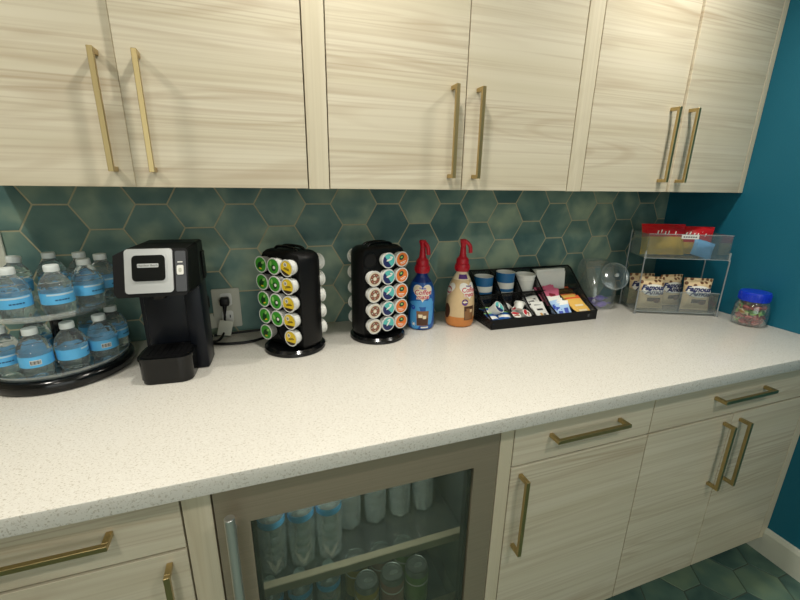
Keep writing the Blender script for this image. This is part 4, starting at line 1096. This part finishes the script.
m = MB(); m.lathe([(0.055, 0.0035), (0.0575, 0.003), (0.0575, 0.0065), (0.055, 0.007)], 40, 0, True, LM, False); m.obj('rim', ACRYLE, lid)
m = MB(); m.lathe([(0.0, 0.0142), (0.005, 0.0142), (0.004, 0.018), (0.008, 0.023), (0.007, 0.028), (0, 0.030)], 20, 0, True, LM); m.obj('knob', ACRYLE, lid)
CM_ = Matrix.Translation(cj.location) @ Matrix.Rotation(math.radians(-8), 4, 'Z')
def twist_candy(mats, label, group, L=0.030, r=0.0095):
    m = MB()
    prof = [(0.0085, -L * 0.98), (0.0020, -L * 0.52), (r * 0.75, -L * 0.42), (r, -L * 0.2), (r, L * 0.2), (r * 0.75, L * 0.42), (0.0020, L * 0.52), (0.0085, L * 0.98)]
    n = 12; V = []; F = []; M = []
    for q, (rr, x) in enumerate(prof):
        fl = 0.30 if q in (0, 7) else 0.85
        for k in range(n): a = 2 * PI * k / n; V.append((x, rr * math.cos(a), rr * fl * math.sin(a)))
    for i in range(len(prof) - 1):
        for k in range(n): F.append((i * n + k, i * n + (k + 1) % n, (i + 1) * n + (k + 1) % n, (i + 1) * n + k)); M.append(1 if (i in (0, 6)) else (1 if k % 4 == 0 else 0))
    F.append(list(range(n))); F.append([(len(prof) - 1) * n + k for k in range(n)]); M += [1, 1]
    m.add(V, F, M, True)
    o = m.obj('wrapped_candy', mats); return tag(o, label, 'candy', group)
pcand = twist_candy([PURPLEC, PURPLEC], 'purple wrapped sweet inside the clear slant-front canister', 'purple sweets in the canister', 0.044, 0.014)
k = 0
for (x, y, z) in ((0.006, -0.045, 0.018), (0.0, -0.012, 0.018), (-0.004, 0.022, 0.018), (0.004, -0.030, 0.042)):
    o = pcand if k == 0 else pcand.copy()
    if k: COL.objects.link(o)
    o.location = CM_ @ Vector((x, y, z)); o.rotation_euler = (0, R(-0.1, 0.1), R(-0.12, 0.12)); k += 1

# ------------------------------------------------------------------ two-tier acrylic snack rack
RA = math.atan2(-0.135, 0.300); RW, RD = 0.329, 0.150
rk = thing('snack_rack', 'two-tier clear acrylic snack rack in the corner by teal wall', 'rack', (-0.392, -0.252, ZC), RA)
RM = Matrix.Translation((-0.392, -0.252, ZC)) @ Matrix.Rotation(RA, 4, 'Z')
def rpos(x, y, z): return RM @ Vector((x, y, z))
for (x, y, h) in ((0.004, 0.003, 0.232), (RW - 0.004, 0.003, 0.232), (0.004, RD - 0.004, 0.33), (RW - 0.004, RD - 0.004, 0.33)):
    m = MB(); m.tube([(x, y, 0.001), (x, y, h)], 0.0026, 8); m.lathe([(0, 0), (0.006, 0), (0.006, 0.005), (0, 0.005)], 12, 0, True, Matrix.Translation((x, y, 0.0003))); m.obj('leg', GREYM, rk)
def rack_bin(z0, hf, hb, slope=0.02):
    m = MB(); T_ = 0.003; x0, x1 = 0.008, RW - 0.008; y0, y1 = 0.008, RD - 0.009
    m.box(x0, x1, y0, y1, z0, z0 + T_)
    m.box(x0, x1, y0, y0 + T_, z0 + T_, z0 + hf)
    m.box(x0, x1, y1 - T_, y1, z0 + T_, z0 + hb)
    for xx in (x0, x1 - T_): m.prism([(y0, z0 + T_), (y1, z0 + T_), (y1, z0 + hb), (y0, z0 + hf)], xx, xx + T_, 0, Matrix(((0, 0, 1, 0), (1, 0, 0, 0), (0, 1, 0, 0), (0, 0, 0, 1))))
    b_ = m.obj('bin', ACRYL, rk)
    e = MB()
    e.box(x0 - 0.001, x1 + 0.001, y0 - 0.001, y0 + T_, z0 + hf, z0 + hf + 0.003); e.box(x0, x1, y0 - 0.001, y0 + 0.002, z0 - 0.001, z0 + 0.002)
    e.obj('bin_edge', ACRYLE, b_)
    return b_
lowbin = rack_bin(0.010, 0.084, 0.075)
topbin = rack_bin(0.233, 0.095, 0.095)
for (x, y) in ((0.006, 0.004), (RW - 0.006, 0.004)): MB().box(x - 0.003, x + 0.003, y - 0.002, y + 0.005, 0.229, 0.262, bev=0.001).obj('clip', ACRYLE, rk)
tl = MB(); tl.box(0.128, 0.192, 0.0045, 0.0062, 0.313, 0.329, 0)
for k in range(6): tl.box(0.134 + k * 0.0088, 0.140 + k * 0.0088, 0.0040, 0.0045, 0.3185, 0.3235, 1)
tag(tl.obj('price_label', [WHITEP, GREYP], topbin), 'small white paper label with grey lettering', None)
# cookie bags
def cookie_bag(label):
    t = thing('cookie_bag', label, 'snack bag', (0, 0, 0), 0, 'cookie bags in the lower bin of the rack')
    w, h, th = 0.107, 0.134, 0.042
    m = MB(); T = pillow(m, w, h, th, 12, 16, 0.07, None, 0.0008); b_ = m.obj('bag_film', BAGTAN, t)
    a = MB()
    def lay(geo, cx, cz, lift, mi, ml=0.01):
        V, F = subdiv2d(geo[0], geo[1], ml)
        a.add([(cx + x, -T((cx + x) / w + 0.5, (cz + z) / h) - lift - 0.0008, cz + z) for x, z in V], F, mi, True)
    lay(ellipse2d(0, 0, 0.046, 0.024), 0, 0.080, 0.0008, 1)
    lay(text_geo('Famous', 0.029, 0.3, 0.0013), -0.004, 0.0895, 0.0016, 0); lay(text_geo('Amos', 0.031, 0.3, 0.0013), 0.004, 0.0715, 0.0016, 0)
    lay(([(-0.027, -0.008), (0.027, -0.008), (0.027, 0.008), (-0.027, 0.008)], [[0, 1, 2, 3]]), 0.004, 0.040, 0.0008, 2)
    lay(ellipse2d(0, 0, 0.014, 0.009), 0.018, 0.034, 0.0012, 3)
    for q in range(3): lay(ellipse2d(0, 0, 0.003, 0.002, 10), 0.012 + q * 0.006, 0.035 - 0.003 * (q % 2), 0.0018, 4)
    tag(a.obj('bag_print', [NAVY, WHITEI, DBROWN, BROWN, COFFEED], t), 'dark blue script lettering on a white oval', None)
    return t
cb = cookie_bag('')
places = [(0.078, 0.043, 0.0140, -0.12, 0.06, 'front left cookie bag in the lower bin of acrylic rack'),
          (0.257, 0.043, 0.0142, -0.10, -0.10, 'front right cookie bag in the lower bin of acrylic rack'),
          (0.066, 0.106, 0.0140, -0.10, 0.10, 'cookie bag behind the front left one in acrylic rack'),
          (0.186, 0.103, 0.0140, -0.08, 0.25, 'cookie bag standing at the back of rack between front bags')]
for k, (x, y, z, tilt, tw, lab) in enumerate(places):
    o = cb if k == 0 else dup(cb)
    o.location = rpos(x, y, z); o.rotation_euler = Euler((tilt, 0, RA + tw)); o['label'] = lab
# chip bags in the top bin
def chip_bag(label, w, h, th, split):
    t = thing('snack_bag', label, 'snack bag', (0, 0, 0), 0, 'red snack bags in the top bin of the rack')
    m = MB(); T = pillow(m, w, h, th, 14, 14, 0.06, lambda u, v, s_: 0 if v > split else 1, 0.0042); m.obj('bag_film', [BAGRED, BAGYEL], t)
    a = MB()
    for q in range(6):
        x = -0.04 + q * 0.014; zz = h * 0.72 + 0.004 * math.sin(q * 2)
        V, F = subdiv2d([(x, -0.006), (x + 0.004, -0.006), (x + 0.009, 0.006), (x + 0.005, 0.006)], [[0, 1, 2, 3]], 0.006)
        a.add([(px, -T(px / w + 0.5, (zz + pz) / h) - 0.0035, zz + pz) for px, pz in V], F, 0)
    tag(a.obj('bag_print', WHITEI, t), 'white slanted print', None)
    return t
b1 = chip_bag('red and yellow snack bag at left in top bin of acrylic rack', 0.180, 0.124, 0.050, 0.60); b1.location = rpos(0.096, 0.062, 0.2405); b1.rotation_euler = (-0.20, 0, RA + 0.08)
b2 = chip_bag('red snack bag at right in top bin of acrylic rack', 0.150, 0.113, 0.044, 0.45); b2.location = rpos(0.230, 0.100, 0.2405); b2.rotation_euler = (-0.12, 0, RA - 0.10)
t = thing('candy_pouch', 'crumpled pale blue pouch in top bin of acrylic rack', 'pouch', rpos(0.232, 0.038, 0.2395), RA + 0.1)
m = MB(); pillow(m, 0.085, 0.066, 0.032, 10, 10, 0.05, None, 0.003); m.obj('pouch_film', TISSUE, t); t.rotation_euler = (-0.25, 0.28, RA)

# ------------------------------------------------------------------ candy jar with blue lid
JX, JY = -0.064, -0.480
jar = thing('candy_jar', 'clear jar with blue lid full of wrapped sweets by teal wall', 'jar', (JX, JY, ZC))
m = MB(); m.lathe([(0.0, 0.002), (0.040, 0.0005), (0.050, 0.004), (0.0555, 0.018), (0.0560, 0.045), (0.0535, 0.070), (0.046, 0.086), (0.043, 0.090), (0.043, 0.098),
                   (0.0415, 0.098), (0.0415, 0.090), (0.0445, 0.085), (0.052, 0.069), (0.0545, 0.045), (0.054, 0.019), (0.049, 0.0065), (0.0, 0.0045)], 40)
m.v = [(x, y, z * 1.10) for x, y, z in m.v]; m.obj('jar_body', JARC, jar)
m = MB(); m.lathe([(0, 0.0985), (0.046, 0.0985), (0.046, 0.088), (0.0475, 0.088), (0.0485, 0.092), (0.0485, 0.114), (0.0465, 0.119), (0.0, 0.120)], 40)
for k in range(36):
    a = 2 * PI * k / 36; m.box(-0.0008, 0.0008, -0.001, 0.001, 0.092, 0.113, 0, Matrix.Translation((0.0488 * math.cos(a), 0.0488 * math.sin(a), 0)) @ Matrix.Rotation(a, 4, 'Z'))
m.v = [(x, y, z * 1.10) for x, y, z in m.v]; m.obj('lid', LIDBLUE, jar)
cols = [([MAROON, CPINK], 'red'), ([CGREEN, LGREEN], 'green'), ([CTAN, TANL], 'gold'), ([CPINK, MAROON], 'pink')]
prot = [twist_candy(c_, '%s wrapped sweet inside the blue-lidded jar' % nm, '%s sweets in the blue-lidded jar' % nm, 0.024, 0.0118) for c_, nm in cols]
for o in prot: o.hide_render = False
cnt = [0, 0, 0, 0]; q = 0
for layer in range(4):
    z = 0.0165 + layer * 0.0185
    rr = 0.0335
    for ringr, nn in ((rr, 6), (0.010, 2)):
        for k in range(nn):
            a = 2 * PI * k / nn + layer * 0.37 + R(-0.08, 0.08)
            ci = random.choice((0, 0, 1, 1, 2, 3))
            o = prot[ci] if cnt[ci] == 0 else prot[ci].copy()
            if cnt[ci]: COL.objects.link(o)
            cnt[ci] += 1
            o.location = (JX + ringr * math.cos(a), JY + ringr * math.sin(a), ZC + z + R(-0.001, 0.001))
            o.rotation_euler = (R(0, 3), R(-0.25, 0.25), a + PI / 2 + R(-0.25, 0.25) if ringr > 0.02 else R(0, 3))

# ------------------------------------------------------------------ light
def downlight_or_fill(x, y, power, size=0.11, spread=150, col=(1.0, 0.955, 0.865)):
    l = bpy.data.lights.new('downlight_or_fill', 'AREA'); l.shape = 'DISK'; l.size = size; l.energy = power; l.spread = math.radians(spread); l.color = col
    o = bpy.data.objects.new('downlight_or_fill', l); o.location = (x, y, ZCEIL - 0.012); COL.objects.link(o); return o
KEY = 7.0
for x in (-2.72, -1.62, -0.58): downlight_or_fill(x, -0.66, KEY)
for x in (-2.3, -0.9): downlight_or_fill(x, -1.9, 7.5, 0.16)  # rear pair added as frontal fill, unseen behind the camera
# made-up window framing a fill light added behind the camera
wn = MB(); wx0, wx1, wz0, wz1 = -2.9, -0.7, 0.85, 2.15
wn.box(wx0, wx1, YR + 0.001, YR + 0.006, wz0, wz1, 1)
for a0, a1, c0, c1 in ((wx0 - .06, wx1 + .06, wz1, wz1 + .06), (wx0 - .06, wx1 + .06, wz0 - .06, wz0), (wx0 - .06, wx0, wz0, wz1), (wx1, wx1 + .06, wz0, wz1), (-1.82, -1.78, wz0, wz1)):
    wn.box(a0, a1, YR + 0.001, YR + 0.03, c0, c1, 0)
struct(wn.obj('added_window_1', [WTRIM, JARC]))
wl = bpy.data.lights.new('rear_fill_light', 'AREA'); wl.shape = 'RECTANGLE'; wl.size = wx1 - wx0; wl.size_y = wz1 - wz0; wl.energy = 16; wl.color = (0.93, 1.0, 0.97)  # large area light added as soft frontal fill
wo = bpy.data.objects.new('rear_fill_light', wl); wo.location = ((wx0 + wx1) / 2, YR + 0.05, (wz0 + wz1) / 2); wo.rotation_euler = (PI / 2, 0, 0); COL.objects.link(wo)
fl = bpy.data.lights.new('fridge_fill_light', 'AREA'); fl.shape = 'RECTANGLE'; fl.size = 0.4; fl.size_y = 0.03; fl.energy = 1.7; fl.color = (1.0, 0.98, 0.92)  # light added to brighten the fridge inside, no lamp visible there
fo = bpy.data.objects.new('fridge_fill_light', fl); fo.location = (-1.64, -0.60, 0.835); COL.objects.link(fo)
w = bpy.data.worlds.new('world'); SC.world = w; w.use_nodes = True
w.node_tree.nodes['Background'].inputs['Color'].default_value = (0.5, 0.52, 0.5, 1); w.node_tree.nodes['Background'].inputs['Strength'].default_value = 0.2

# ------------------------------------------------------------------ camera
cam = bpy.data.cameras.new('camera'); cam.sensor_width = 36; cam.sensor_fit = 'HORIZONTAL'; cam.lens = 399.84 * 36 / 800; cam.clip_start = 0.02
co = bpy.data.objects.new('camera', cam); COL.objects.link(co); SC.camera = co
yaw, pitch, roll = 0.3362, 0.2881, 0.0162
fwd = Vector((math.sin(yaw) * math.cos(pitch), math.cos(yaw) * math.cos(pitch), -math.sin(pitch)))
right = Vector((math.cos(yaw), -math.sin(yaw), 0)); up = right.cross(fwd)
r_ = right * math.cos(roll) + up * math.sin(roll); u_ = -right * math.sin(roll) + up * math.cos(roll)
M = Matrix((r_, u_, -fwd)).transposed().to_4x4(); M.translation = Vector((-1.8343, -1.4275, 1.4271)); co.matrix_world = M

vs = SC.view_settings; vs.view_transform = 'Standard'; vs.look = 'None'; vs.gamma = 1; vs.exposure = 0.0; vs.use_curve_mapping = False
SC.display_settings.display_device = 'sRGB'
cy = SC.cycles; cy.use_denoising = True; cy.max_bounces = 14; cy.transparent_max_bounces = 24; cy.transmission_bounces = 12; cy.sample_clamp_indirect = 6
